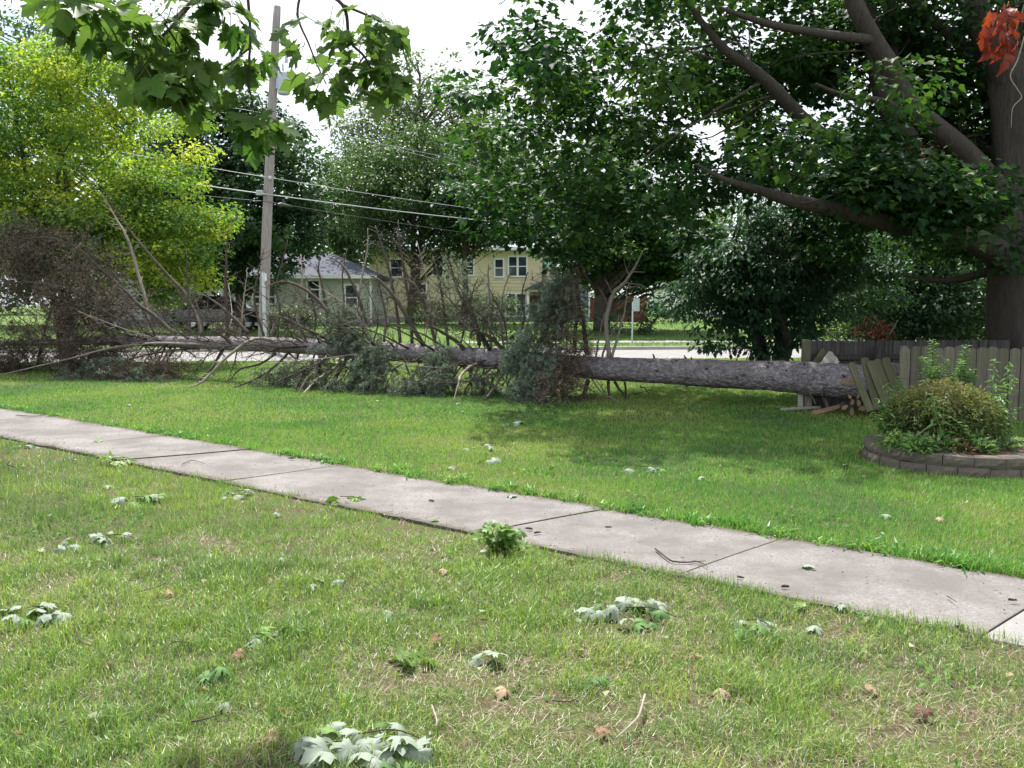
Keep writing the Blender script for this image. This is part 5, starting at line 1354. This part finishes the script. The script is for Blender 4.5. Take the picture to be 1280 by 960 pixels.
# needle sprays: shoots with side shoots, every shoot bristling
def spray(gw, gn, b, dv, L_, rs, nd, tint, nl=.035, nw=.007, sub=5):
    dv = unit(dv); m_ = b + dv * L_ * .55 + np.array([0, 0, -.06 * L_]); e = b + dv * L_ + np.array([0, 0, -.28 * L_]) + rs.normal(0, .06 * L_, 3)
    main = smooth_path([b, m_, e], 3); main[:, 2] = np.maximum(main[:, 2], .012)
    gw.tube(main, [.006, .004, .002], 3, cap=False)
    segs = [(main[i], main[i + 1]) for i in range(len(main) - 1)]
    for k in range(sub):
        f = rs.uniform(.2, .95); i = min(int(f * (len(main) - 1)), len(main) - 2); q = main[i]
        s_ = unit(np.cross(dv, rs.normal(size=3))); l2 = L_ * rs.uniform(.22, .5) * (1.2 - .6 * f)
        q2 = q + unit(dv * .75 + s_ * .8 + np.array([0, 0, -.25])) * l2; q2[2] = max(q2[2], .012)
        gw.tube([q, q2], [.0035, .0015], 3, cap=False); segs.append((q, (q + q2) / 2)); segs.append(((q + q2) / 2, q2))
    A_ = np.array([s_[0] for s_ in segs]); B_ = np.array([s_[1] for s_ in segs])
    if nd <= 0: return
    ln = np.linalg.norm(B_ - A_, axis=1); k = rs.choice(len(segs), size=nd, p=ln / ln.sum())
    f = rs.random((nd, 1)); p = A_[k] + (B_[k] - A_[k]) * f; sd = unit(B_[k] - A_[k])
    nd_ = unit(sd * .55 + unit(np.cross(sd, rs.normal(size=(nd, 3)))) * .9)
    w = unit(np.cross(nd_, rs.normal(size=(nd, 3)))) * nw * .5
    V_ = np.stack([p - w, p + w, p + nd_ * nl * rs.uniform(.7, 1.3, (nd, 1))], 1).reshape(-1, 3)
    gn.add(V_, np.arange(nd)[:, None] * 3 + np.array([[0, 1, 2]]), np.clip(tint + rs.normal(0, .16, nd), 0, 1))

def bough(label, vols, n_, L_, nd, mat, tint, seed, dirb=(0, 0, -1), spread=.9, wood='bark_twig', nl=.042, nw=.010, sub=5):
    rs = np.random.default_rng(seed); gw, gn_ = Geo(), Geo()
    for k in range(n_):
        (px, py, dd, rx, ry, rz) = vols[rs.integers(len(vols))]
        d_ = unit(rs.normal(size=3)) * rs.random() ** .5
        c = P(px, py, log_y(px) + dd) + d_ * (rx, ry, rz)
        c[2] = max(c[2], .06)
        dv = np.array(dirb) * .6 + rs.normal(0, spread, 3) + d_ * .5
        spray(gw, gn_, c, dv, rs.uniform(.6, 1.2) * L_, rs, nd, float(np.clip(tint + .45 * d_[2] * .5 + rs.normal(0, .15), 0, 1)), nl, nw, sub)
    o = gw.build('bough', M[wood], spruce); o['label'] = label
    gn_.build('needles', M[mat], o)
bough('big upright bough with blue-grey needles hiding the trunk', [(676, 465, -.5, .32, .3, .42), (672, 425, -.3, .32, .3, .42), (690, 385, -.2, .32, .28, .42), (662, 490, -.8, .24, .24, .16), (652, 448, -.4, .2, .2, .25), (700, 360, -.1, .2, .2, .22)], 520, .36, 190, 'needles', .6, 301, (-.2, -.2, -.3))
bough('greyish bare twiggy half of the big bough', [(705, 415, -.2, .34, .3, .55), (715, 455, -.3, .3, .3, .42), (706, 375, -.1, .3, .3, .35), (700, 490, -.5, .33, .3, .2)], 300, .5, 60, 'needles_brown', .7, 302, (.1, -.1, .2))
bough('rusty brown needle tuft low on the big bough', [(680, 482, -.9, .18, .15, .28)], 36, .3, 80, 'needles_brown', .9, 303)
bough('drooping green bough left of the bare trunk section', [(455, 465, -.9, .26, .3, .28), (440, 428, -.4, .24, .25, .36), (468, 445, -.6, .2, .25, .28), (428, 402, -.3, .2, .2, .25)], 300, .34, 170, 'needles', .42, 304)
bough('blue-green bough hanging in front of the trunk', [(535, 468, -.7, .26, .25, .18), (548, 448, -.5, .14, .2, .2), (518, 480, -1.0, .24, .2, .1), (553, 475, -.9, .12, .2, .15)], 200, .32, 170, 'needles', .48, 305)
bough('upright thin bough with bluish tips above the trunk', [(566, 345, .5, .22, .25, .4), (590, 375, .4, .35, .3, .5), (560, 395, .3, .4, .3, .4), (620, 400, .2, .3, .3, .4)], 130, .42, 60, 'needles', .6, 306, (0, 0, .9))
bough('grey twiggy brush rising above the mid trunk', [(540, 385, .5, .5, .4, .55), (480, 385, .6, .5, .4, .5), (510, 350, .7, .5, .4, .5), (385, 385, .5, .7, .4, .4), (595, 400, .4, .45, .4, .4)], 230, .6, 12, 'needles_brown', .5, 307, (0, 0, 1.0))
bough('mixed green boughs under the trunk near the pole', [(370, 462, -.7, .6, .35, .24), (345, 470, -.9, .5, .35, .16), (400, 455, -.5, .4, .3, .3), (395, 480, -1.1, .4, .25, .12)], 150, .34, 90, 'needles', .35, 308)
bough('dense brown brush of dead twigs over the crown end', [(40, 350, -.7, 1.15, .7, 1.0), (95, 375, -.6, .7, .6, .6), (-10, 385, -.7, 1.2, .7, .9), (45, 308, -.6, .9, .5, .4), (120, 345, -.5, .55, .4, .5), (150, 390, -.4, .5, .4, .35), (15, 325, -.7, 1.0, .6, .5), (90, 400, -.8, .7, .5, .45)], 700, .9, 40, 'needles_brown', .75, 309, (.1, -.1, .1), nl=.055, nw=.013, sub=8)
bough('dark drooping brown boughs at the crown end', [(40, 430, -.6, 1.2, .6, .5), (-10, 455, -1.0, 1.0, .6, .25), (120, 445, -.5, .9, .5, .3), (180, 462, -.9, .9, .4, .18)], 600, .65, 110, 'needles_brown', .2, 310, (-.1, -.2, -.6), nl=.05, nw=.012, sub=6)
bough('grey green bough lying flat on the grass', [(115, 476, -1.6, .75, .3, .10), (175, 474, -1.5, .7, .3, .14), (145, 466, -1.3, .6, .3, .2)], 190, .45, 130, 'needles', .3, 311, (-.8, -.3, .1))
bough('light twiggy brush along the upper trunk', [(200, 410, .2, .6, .4, .3), (270, 405, .3, .6, .4, .4), (230, 385, .5, .8, .4, .5)], 100, .55, 20, 'needles_brown', .5, 312, (0, 0, .8))
bough('green drooping bough below the middle trunk', [(430, 480, -1.2, .45, .25, .12), (480, 484, -1.2, .5, .25, .12), (600, 478, -.6, .2, .2, .2)], 110, .32, 120, 'needles', .35, 313)

# small broadleaf sprigs torn down with it
for k, (px, py, w, n_, mat, lab) in enumerate([(350, 478, .55, 150, 'leaf_mid', 'fresh green leafy twigs lying under the spruce limbs by the pole'), (385, 486, .4, 110, 'leaf_pale', 'pale leafy twigs on the grass before the spruce boughs'), (412, 460, .35, 120, 'leaf_yellow', 'yellow-green leafy twig caught under the trunk'), (130, 466, .3, 60, 'leaf_mid', 'leafy green twig lying on the brown brush'), (42, 455, .22, 50, 'leaf_pale', 'whitish leafed twig hanging in the dark brush at the frame edge'), (695, 511, .2, 30, 'leaf_pale', 'pale upturned leaves on the grass at the foot of the big bough'), (640, 420, .25, 60, 'leaf_mid', 'green leafy twig above the trunk left of the big bough')]):
    if py > 440: c = G(px, py); c = c + np.array([0, .3 if py < 480 else .1, .10])
    else: c = P(px, py, log_y(px) + .3)
    rt = thing('leafy_twig', lab, 'twig', c)
    rs = np.random.default_rng(400 + k); g_ = Geo(); gw = Geo()
    d_ = unit(rs.normal(size=(n_, 3))) * rs.random((n_, 1)) ** .5
    p = c + d_ * (w, w * .5, .13 if py > 440 else .3)
    p[:, 2] = np.maximum(p[:, 2], .015)
    for q in range(6): gw.tube(smooth_path([c, c + d_[q] * (w * .5, w * .3, .08), c + d_[q] * (w, w * .5, .1)], 3), [.007, .004, .002], 4)
    gw.build('twig', M['bark_twig'], rt)
    add_leaves(g_, p, rs.normal(0, 1, (n_, 3)) * (1, 1, .4), np.array([0, 0, .8]) + rs.normal(0, .5, (n_, 3)), rs.uniform(.05, .10, n_), 'heart', rs.random(n_))
    g_.build('foliage', M[mat], rt)

# ================================================================ MAPLE LEAVES NEAR THE CAMERA
HALF = [(.13, -.07), (.30, -.14), (.30, -.02), (.48, -.03), (.38, .11), (.37, .20), (.52, .23), (.74, .31), (.62, .40), (.80, .52), (.57, .52), (.52, .61), (.41, .53), (.23, .50), (.31, .66), (.41, .78), (.25, .78), (.17, .88), (0, 1.08)]
def maple_mesh(name, size, mat, seed, curl=.25, fold=.25, petiole=.7, tint=None, crumple=.03):
    rs = np.random.default_rng(seed)
    sx = rs.uniform(.9, 1.1)
    out = [(0, 0)] + HALF + [(-a, b) for a, b in HALF[-2::-1]]
    n_ = len(out); O = np.array(out); Cn = np.array([0, .28])
    pts = np.vstack([Cn[None], Cn + (O - Cn) * .36, Cn + (O - Cn) * .70, O])
    a_ = np.arctan2(pts[:, 0], pts[:, 1] - .05); r_ = np.hypot(pts[:, 0], pts[:, 1] - .28)
    ph = rs.uniform(0, 6.28)
    z = fold * np.abs(pts[:, 0]) - curl * (pts[:, 0] ** 2 * 1.2 + (pts[:, 1] - .3) ** 2 * .9) + .05 * r_ * np.cos(a_ * 5.2) + .035 * np.sin(6 * pts[:, 0] + ph) * np.cos(5 * pts[:, 1] + ph)
    V = np.column_stack([pts[:, 0] * sx * (1 + rs.normal(0, .02, len(pts))), pts[:, 1], z + rs.normal(0, crumple * .5, len(pts)) * r_]) * size
    q = np.arange(n_); q2 = (q + 1) % n_
    F = [[0, 1 + a, 1 + b] for a, b in zip(q, q2)] + [[1 + k * n_ + a, 1 + (k + 1) * n_ + a, 1 + (k + 1) * n_ + b, 1 + k * n_ + b] for k in (0, 1) for a, b in zip(q, q2)]
    t_ = rs.uniform(.1, .9) if tint is None else tint
    g_ = Geo()
    tri, quad = np.array(F[:n_]), np.array(F[n_:])
    g_.add(V, tri, np.clip(t_ + rs.normal(0, .03, n_), 0, 1))
    g_.f.append(quad); g_.t.append(np.clip(t_ + np.tile(rs.normal(0, .06, n_), 2), 0, 1))
    if petiole:
        L_ = petiole * size
        g_.tube(smooth_path([(0, 0, 0), (0, -.5 * L_, .08 * L_), (.06 * L_, -L_, .25 * L_)], 2), .012 * size + .0004, 4, tint=.95)
    o = g_.build(name, mat, smooth=True); me = o.data; bpy.data.objects.remove(o); return me

def leaf_at(me, pos, direc, normal, parent, name='leaf', sc=1.0):
    y = unit(direc); z = unit(normal - y * np.dot(normal, y)); x = np.cross(y, z)
    m = Matrix((Vector(x), Vector(y), Vector(z))).transposed().to_4x4() @ Matrix.Diagonal((sc, sc, sc, 1)); m.translation = Vector([float(c) for c in pos])
    return place(name, me, None, parent=parent, mw=m)

ro = np.random.default_rng(501)
over = thing('overhanging_branch', 'dark maple branch hanging into the top of the view from the tree behind the viewer', 'branch', P(300, -260, 4.0))
lm = [maple_mesh('leaf', .108, M['leaf_overhang'], 510 + k, curl=ro.uniform(.1, .4), fold=ro.uniform(.05, .3), petiole=.75) for k in range(9)]
TW = [
 ([(420, -900, 3.2), (330, -260, 4.0), (300, -80, 4.0), (235, 8, 3.8), (205, 28, 3.7), (165, 38, 3.6), (110, 18, 3.4)], .016, 40, .35),
 ([(235, 8, 3.8), (213, 35, 3.7), (190, 60, 3.7), (197, 85, 3.7), (204, 100, 3.7)], .007, 24, .2),
 ([(300, -80, 4.0), (310, 0, 4.1), (313, 50, 4.1), (310, 95, 4.1), (316, 130, 4.1), (322, 152, 4.1)], .008, 30, .3),
 ([(312, 60, 4.1), (290, 78, 4.1), (268, 95, 4.1), (252, 118, 4.1)], .005, 17, .2),
 ([(300, -80, 4.0), (380, -24, 3.8), (428, 6, 3.8), (437, 50, 3.85), (455, 70, 3.85), (468, 92, 3.9), (480, 100, 3.9)], .010, 38, .35),
 ([(428, 6, 3.8), (465, 22, 3.9), (490, 38, 3.95), (498, 60, 3.95)], .006, 24, .2),
 ([(380, -24, 3.8), (372, 18, 3.8), (386, 55, 3.8), (398, 85, 3.85), (408, 105, 3.85)], .006, 22, .3),
 ([(165, 38, 3.6), (140, 12, 3.5), (95, -8, 3.3), (60, -30, 3.2)], .006, 20, .1),
 ([(455, 70, 3.85), (440, 95, 3.85), (434, 118, 3.85)], .004, 9, .2),
 ([(235, 8, 3.8), (262, 0, 3.9), (285, 15, 3.9)], .006, 16, .2), ([(205, 28, 3.7), (225, 60, 3.75), (240, 88, 3.8)], .005, 15, .2), ([(165, 38, 3.6), (168, 62, 3.55), (180, 92, 3.55)], .005, 15, .2),
]
nlf = 0
for pts, r0, n_, st in TW:
    path = smooth_path([P(*q) for q in pts], 6)
    Geo().tube(path, [r0, r0 * .8, r0 * .55, .002], 6).build('twig', M['bark_dark'], over, smooth=True)
    for k in range(n_):
        if nlf > 285: break
        f = ro.uniform(st, 1.0); f = f if ro.random() < .7 else 1.0
        i = min(int(f * (len(path) - 1)), len(path) - 1); c = path[i]
        px_ = 640 + FPX * c[0] / c[1]; py_ = 382 - FPX * (c[2] - 1.6) / c[1]
        if py_ < -110 or (336 < px_ < 374 and 62 < py_ < 130): continue
        out = unit(np.array([*ro.normal(0, 1, 2), ro.uniform(-1.1, .15)]))
        pet = ro.uniform(.05, .10)
        nor = unit(np.array([0, -.25, 1.0]) + ro.normal(0, .55, 3))
        leaf_at(lm[ro.integers(9)], c + out * pet, unit(out + np.array([0, 0, -.45])), nor, over, sc=ro.uniform(.75, 1.2) * (.82 if px_ > 340 else 1)); nlf += 1
# withered red cluster at the upper right
red = thing('dead_leaf_cluster', 'cluster of curled red-orange dead leaves hanging on a broken twig before the maple trunk', 'leaf cluster', P(1270, 20, 5.2))
rm = [maple_mesh('leaf', .082, M['leaf_orange'], 540 + k, curl=ro.uniform(.9, 1.6), fold=ro.uniform(.5, 1.0), petiole=.4, crumple=.06) for k in range(5)]
for me in rm:                                   # rolled lengthwise like withered leaves
    n_ = len(me.vertices); co = np.zeros(n_ * 3, np.float32); me.vertices.foreach_get('co', co); co = co.reshape(-1, 3)
    th_ = co[:, 0] / .032; co[:, 2] += .032 * (1 - np.cos(th_)); co[:, 0] = .032 * np.sin(th_); co[:, 1] *= 1.25
    me.vertices.foreach_set('co', co.ravel()); me.update()
pt_ = smooth_path([P(1300, -260, 5.4), P(1288, -40, 5.3), P(1276, 22, 5.2), P(1262, 60, 5.2), P(1256, 82, 5.2)], 5)
Geo().tube(pt_, [.008, .006, .004, .002], 6).build('twig', M['bark_twig'], red, smooth=True)
Geo().tube(smooth_path([P(1276, 22, 5.2), P(1250, 20, 5.2), P(1238, 32, 5.15)], 4), [.004, .002], 5).build('twig', M['bark_twig'], red, smooth=True)
for k, (px, py, dx, dz) in enumerate([(1240, 22, -.2, -1), (1236, 40, -.2, -1), (1233, 52, .1, -1), (1246, 24, .1, -.9), (1258, 14, -.4, -.7), (1264, 18, .2, -1), (1262, 30, .0, -1), (1257, 45, -.1, -1), (1254, 56, -.3, -1), (1262, 60, .2, -1), (1268, 48, .1, -1), (1250, 66, -.8, -.5), (1240, 74, -1, -.3), (1256, 72, -.2, -1), (1274, 28, 1, -.2), (1282, 30, 1, -.1), (1252, 36, 0, -1)]):
    leaf_at(rm[k % 5], P(px, py, 5.2 + ro.uniform(-.05, .05)) + np.array([0, 0, .02]), np.array([dx, ro.normal(0, .35), dz]), np.array([ro.normal(0, .6), -1, .3 + ro.normal(0, .4)]), red, sc=ro.uniform(.8, 1.15))
for a, b in (((1262, 60), (1275, 120)), ((1275, 118), (1262, 140))):
    pass
vine = Geo().tube(smooth_path([P(1281, 45, 5.3), P(1272, 75, 5.3), P(1263, 95, 5.3), P(1272, 112, 5.3), P(1277, 122, 5.3), P(1266, 135, 5.3), P(1264, 160, 5.3)], 5), [.004, .003, .0015], 5).build('hanging_twig', M['bark_pale'], smooth=True)
tag(vine, 'thin pale dead twig dangling before the big maple trunk', 'twig')

# ---------------------------------------------------------------- leaves and twigs on the grass
fm = [maple_mesh('leaf', .105, M['leaf_fallen'], 560 + k, curl=ro.uniform(.5, 1.1), fold=ro.uniform(-.25, .1), petiole=.8, crumple=.05) for k in range(8)]
fu = [maple_mesh('leaf', .105, M['leaf_fallen'], 570 + k, curl=-ro.uniform(.45, 1.0), fold=ro.uniform(-.1, .25), petiole=.8, crumple=.05) for k in range(8)]      # lying upside down, still drooping
om = [maple_mesh('leaf', .10, M['leaf_oak'], 580 + k, curl=ro.uniform(.2, .6), fold=ro.uniform(.1, .4), petiole=.3) for k in range(6)]
fy = [maple_mesh('leaf', .11, M['leaf_oak'], 590 + k, curl=ro.uniform(.2, .6), fold=ro.uniform(.1, .4), petiole=.6, tint=.5) for k in range(4)]
dm_ = [maple_mesh('leaf', .09, M['leaf_dead'], 600 + k, curl=ro.uniform(.7, 1.3), fold=ro.uniform(.2, .9), petiole=.5, crumple=.06, tint=(.15, .45, .62, .8, .95)[k]) for k in range(5)]

def sprig(px, py, n_, wx, wy, label, pool, under=.7, h=.07, sc=(.7, 1.1), seed=0, name='leaf_sprig', upright=0.0, twig=True, group='torn leafy sprigs on the lawn'):
    rs = np.random.default_rng(seed); c = G(px, py)
    rt = thing(name, label, 'sprig', c, group)
    if twig:
        a = rs.uniform(-.5, .5); e = np.array([math.cos(a) * wx * 1.05, math.sin(a) * wy, .03])
        Geo().tube(smooth_path([c + (-wx * .2, 0, h * .6 + .02), c + e * .45 + (0, 0, h * .7), c + e], 4), [.0035, .003, .002], 5).build('twig', M['bark_twig'], rt, smooth=True)
    for k in range(n_):
        a = rs.uniform(0, 2 * math.pi); q = rs.random() ** .6
        p = c + np.array([math.cos(a) * q * wx, math.sin(a) * q * wy, h * (1.15 - .6 * q) * rs.uniform(.55, 1.15)])
        out = np.array([math.cos(a) + rs.normal(0, .5), math.sin(a) + rs.normal(0, .5), rs.normal(-.15, .3) + upright])
        flip = -1 if rs.random() < under else 1
        nor = np.array([rs.normal(0, .4), rs.normal(-.2, .4), 1.0]) * flip
        leaf_at((fu if pool is fm and flip < 0 else pool)[rs.integers(len(pool))], p, out, nor, rt, sc=rs.uniform(*sc))
    return rt
for k, a in enumerate([
 (462, 944, 22, .20, .13, 'largest torn sprig with big drooping grey-green leaves at the bottom of the view', fm, .55, .10, (.75, 1.15)),
 (396, 946, 9, .07, .07, 'cluster of white upturned leaves beside the largest sprig', fm, 1.0, .06, (.5, .8)),
 (792, 775, 22, .21, .12, 'heap of silvery upturned maple leaves on the dry strip before the walk', fm, .6, .08, (.6, .95)),
 (46, 772, 15, .15, .10, 'whitish leaf heap with dark twig at the left frame edge', fm, .85, .07, (.6, .95)),
 (322, 806, 6, .09, .06, 'small sprig with pale and yellow-green leaves beside brown leaf bits', fm, .5, .06, (.55, .85)),
 (352, 799, 4, .06, .05, 'two-toned leaf pair right of the small pale sprig', fm, .35, .06, (.5, .8)),
 (270, 862, 5, .05, .05, 'dark green glossy leaf cluster standing in long grass', fm, .0, .10, (.55, .75)),
 (502, 834, 5, .07, .05, 'bright green leaf pair lying near reddish leaf bits', fy, .1, .06, (.7, .95)),
 (523, 832, 3, .05, .04, 'yellow-green leaf beside the bright green pair', fy, .3, .06, (.6, .8)),
 (610, 832, 3, .05, .04, 'bluish green folded leaf with twig alone in the middle', fm, .5, .06, (.6, .85)),
 (172, 630, 11, .19, .10, 'bright green and white sprig in the left lawn strip', fm, .45, .07, (.7, 1.0)),
 (138, 679, 9, .15, .09, 'grey-green sprig with flat leaves at left', fm, .6, .06, (.65, .95)),
 (64, 689, 5, .13, .08, 'pale bluish leaves lying flat at the far left', fm, .8, .05, (.65, .9)),
 (402, 736, 4, .07, .05, 'two bright white upturned leaves in the dry grass', fm, 1.0, .05, (.6, .85)),
 (146, 581, 9, .20, .12, 'fresh green leafy tuft at the edge of the walk', fy, .2, .08, (.7, 1.0)),
 (300, 621, 6, .18, .09, 'scattered whitish leaves near the walk', fm, .9, .05, (.6, .9)),
 (28, 561, 6, .18, .10, 'whitish leaves at the left end of the walk edge', fm, .9, .05, (.6, .9)),
 (430, 628, 7, .16, .08, 'low green sprig on the walk edge', fm, .4, .05, (.6, .9)),
 (938, 790, 6, .10, .07, 'green and pale sprig right of the silvery heap', fm, .5, .07, (.6, .95)),
 (475, 772, 2, .03, .03, 'single white leaf pair in the dry patch', fm, 1.0, .05, (.6, .8)),
 (748, 860, 2, .04, .03, 'small dark green leaf in the dry strip', fm, 0, .06, (.5, .6)),
 (805, 589, 7, .22, .14, 'tan and green torn sprig alone on the far lawn', fm, .6, .05, (.7, 1.0)),
 (605, 563, 4, .25, .14, 'small green sprig on the bright lawn', fm, .5, .05, (.7, 1.0)),
 (604, 581, 3, .16, .12, 'pale leaf pair on the bright lawn below the small sprig', fm, .9, .05, (.7, 1.0)),
 (655, 533, 4, .25, .12, 'white leaf heap on the lawn before the big bough', fm, 1, .06, (.8, 1.1)),
 ]):
    px, py, n_, wx, wy, lab, pool, un, h_, s_ = a
    sprig(px, py, n_, wx, wy, lab, pool, un, h_, s_, seed=620 + k, twig=n_ > 5)
# upright bouquet at the walk edge
rt = thing('leaf_sprig', 'upright yellow-green oak sprig standing at the near edge of the walk', 'sprig', G(626, 694))
c = G(626, 694); rs = np.random.default_rng(660)
for tx, ty in ((632, 652), (606, 672), (641, 664), (650, 684), (618, 662)):
    tp = P(tx, ty, c[1] + rs.uniform(-.05, .1)); pt_ = smooth_path([c, c + (tp - c) * .5 + (0, 0, .03), tp], 4)
    Geo().tube(pt_, [.004, .003, .0015], 5).build('twig', M['bark_twig'], rt, smooth=True)
    for k in range(9):
        q = pt_[rs.integers(2, len(pt_))]; out = np.array([rs.normal(0, 1), rs.normal(0, .7), rs.uniform(-.4, .6)])
        leaf_at(om[rs.integers(6)], q + unit(out) * .02, out, np.array([rs.normal(0, .5), -.5, .8]) * (1 if rs.random() < .75 else -1), rt, sc=rs.uniform(.6, .95))

singles = [
 (137, 833, 'dm', 0, 'dark rusty brown curled leaf in the left strip'), (557, 718, 'dm', 4, 'tan curled dead leaf before the oak sprig'), (540, 806, 'dm', 1, 'reddish brown dead leaf in the middle of the strip'), (357, 895, 'dm', 1, 'orange-brown dead leaf near the largest sprig'),
 (286, 888, 'fm', 0, 'whitish leaf lying in the grass below the dark green cluster'), (214, 746, 'dm', 3, 'pinkish dry leaf beside a dark twig'), (304, 826, 'dm', 2, 'orange-tan dead leaf under the small pale sprig'), (228, 806, 'dm', 0, 'small rust coloured leaf in the left strip'),
 (713, 706, 'dm', 1, 'brown dead leaf by the walk right of the oak sprig'), (668, 712, 'dm', 2, 'small brown leaf stub in the grass by the oak sprig'), (874, 828, 'dm', 3, 'pale tan dead leaf in the dry patch at right'), (632, 868, 'dm', 4, 'straw coloured torn leaf near the centre bottom'),
 (242, 888, 'fm', 2, 'pale small leaf at lower left'), (345, 930, 'dm', 3, 'tan leaf left of the largest sprig'), (745, 922, 'dm', 2, 'brown leaf beside the grey twig'), (690, 586, 'fm', 3, 'white leaf on the bright lawn'), (656, 515, 'fm', 4, 'white leaf at the foot of the big bough'),
 (1056, 764, 'fm', 5, 'pale leaf on the near edge of the walk'), (645, 624, 'fm', 1, 'whitish leaf on the far edge of the walk'), (1000, 765, 'fy', 1, 'yellow-green leaf in the grass by the walk'), (1022, 790, 'fm', 6, 'small greyish leaf in the right strip'), (1003, 714, 'fm', 7, 'tiny pale leaf lying on the walk'), (1110, 650, 'fm', 0, 'pale leaf on the right lawn'),
 (1172, 654, 'dm', 4, 'tan dry leaf on the right lawn'), (545, 655, 'fy', 2, 'green leaf lying on the walk'), (160, 508, 'fm', 2, 'whitish leaf far out on the left lawn'), (470, 503, 'fm', 3, 'pale leaf on the lawn below the drooping bough'), (575, 506, 'fm', 4, 'pale leaf on the lawn under the trunk'), (560, 588, 'fm', 5, 'pale leaf on the mid lawn'),
 (1083, 868, 'dm', 3, 'tan scrap of leaf in the right strip'), (1160, 905, 'dm', 0, 'dark brown leaf on the bare patch at lower right'), (905, 870, 'dm', 4, 'straw coloured leaf in the right strip'), (126, 555, 'fy', 0, 'green leaf standing on the walk joint'), (352, 703, 'fm', 6, 'white leaf at the upper left strip'), (132, 611, 'fm', 7, 'whitish leaf in the left strip near the walk'),
 (347, 646, 'fm', 1, 'small white leaf beside the walk'), (880, 600, 'fm', 2, 'pale leaf far on the right lawn'), (960, 548, 'fy', 3, 'yellow-green leaf on the shaded lawn'), (1060, 585, 'fm', 3, 'pale leaf by the flower bed'),
]
pools = {'dm': dm_, 'fm': fu, 'fy': fy}
for px, py, pl, ix, lab in singles:
    c = G(px, py); rt_ = None; far = c[1] > 7
    onwalk = float(walk_side(c[0], c[1])[0]) < 0
    o = leaf_at(pools[pl][ix % len(pools[pl])], c + (0, 0, .035 if onwalk else .032), np.array([*ro.normal(0, 1, 2), ro.normal(0, .15)]), np.array([ro.normal(0, .3), ro.normal(-.2, .3), -1.0 if pl == 'fm' else 1.0]), None, name='fallen_leaf', sc=ro.uniform(.5, .75) * (1.25 if far else 1))
    tag(o, lab, 'leaf', 'single fallen leaves')
def stick(pts, r_, label, z=.03, mat='bark_twig', fork=None):
    path = [G(*q) + np.array([0, 0, z + ro.uniform(-.006, .012)]) for q in pts]
    g_ = Geo().tube(smooth_path(path, 4), [r_, r_ * .85, r_ * .5], 6)
    if fork: g_.tube(smooth_path([path[fork[0]], G(*fork[1]) + (0, 0, z + .02)], 3), [r_ * .7, r_ * .3], 5)
    return tag(g_.build('fallen_twig', M[mat], smooth=True), label, 'twig', 'twigs on the ground')
stick([(819, 692), (829, 701), (840, 708), (859, 709), (870, 708), (883, 716)], .006, 'dark bent twig lying across a walk joint', .035, 'bark_dark', (3, (882, 712)))
stick([(806, 886), (799, 907), (791, 921), (769, 938)], .0055, 'pale grey curved twig in the grass at the bottom', .05, 'bark_pale')
stick([(3, 578), (9, 590), (19, 592), (22, 598)], .008, 'black forked twig in the grass at the left frame edge', .07, 'bark_dark', (1, (19, 580)))
stick([(170, 750), (188, 746), (200, 741), (215, 732)], .004, 'thin dark twig beside the pinkish leaf', .045, 'bark_dark')
stick([(93, 790), (100, 812), (118, 822)], .0035, 'thin dark curved twig in the left strip', .05, 'bark_dark')
stick([(205, 834), (216, 820), (236, 818)], .0035, 'thin arched twig in the long grass', .06, 'bark_dark')
stick([(240, 920), (258, 914), (275, 912)], .004, 'thin grey twig low at left', .05)
stick([(306, 745), (320, 734), (332, 730)], .003, 'fine grey twig right of the bare spot', .045)
stick([(690, 890), (712, 889), (728, 886)], .003, 'fine brown twig in the middle of the strip', .045)
stick([(540, 900), (546, 918), (545, 930)], .004, 'short forked twig right of the largest sprig', .06, 'bark_pale')
stick([(228, 586), (240, 580), (256, 585)], .004, 'short wavy twig lying on the far slab', .035, 'bark_dark')
stick([(20, 522), (45, 524), (62, 519)], .006, 'brown stick on the walk at the left', .035, 'bark_dark')
stick([(1183, 752), (1195, 762)], .003, 'thin stem lying on the right part of the walk', .035)
stick([(793, 496), (812, 492), (822, 494)], .008, 'dark twig on the lawn right of the spruce boughs', .05, 'bark_dark')
# bark scraps on the walk
for k, (px, py, w) in enumerate([(662, 667, .05), (671, 672, .04), (925, 729, .035), (980, 741, .04), (1265, 758, .03), (900, 655, .03), (540, 631, .04), (365, 577, .06), (760, 665, .03), (1198, 792, .05)]):
    c = G(px, py) + np.array([0, 0, .032]); rb = np.random.default_rng(700 + k)
    m_ = 9; w *= .75; ra = rb.uniform(-.6, .6); ring = [c + np.array([math.cos(a) * w * rb.uniform(.45, 1.2) - .3 * ra * w * math.sin(a), math.sin(a) * w * .3 * rb.uniform(.3, 1.2) + ra * w * math.cos(a), 0]) for a in np.linspace(0, 2 * math.pi, m_ + 1)[:-1]]
    top = [p * .75 + c * .25 + np.array([0, 0, .006 + .008 * rb.random()]) for p in ring]
    o = Geo().add(ring + top, [list(range(m_, 2 * m_))] + [[i, (i + 1) % m_, m_ + (i + 1) % m_, m_ + i] for i in range(m_)]).build('bark_scrap', M['bark_dark'])
    tag(o, ['dark bark scrap on the walk right of the oak sprig', 'smaller dark scrap beside the first on the walk', 'dark scrap on the walk by the near grass edge', 'little dark scrap on the walk right of the bent twig', 'dark speck of bark at the right end of the walk', 'dark bit under the far grass edge of the walk', 'dark scrap in the middle of the walk', 'flat brown scrap on the far walk edge', 'small scrap near the middle joint of the walk', 'dark leaf scrap at the last joint of the walk'][k], 'bark scrap', 'scraps on the walk')
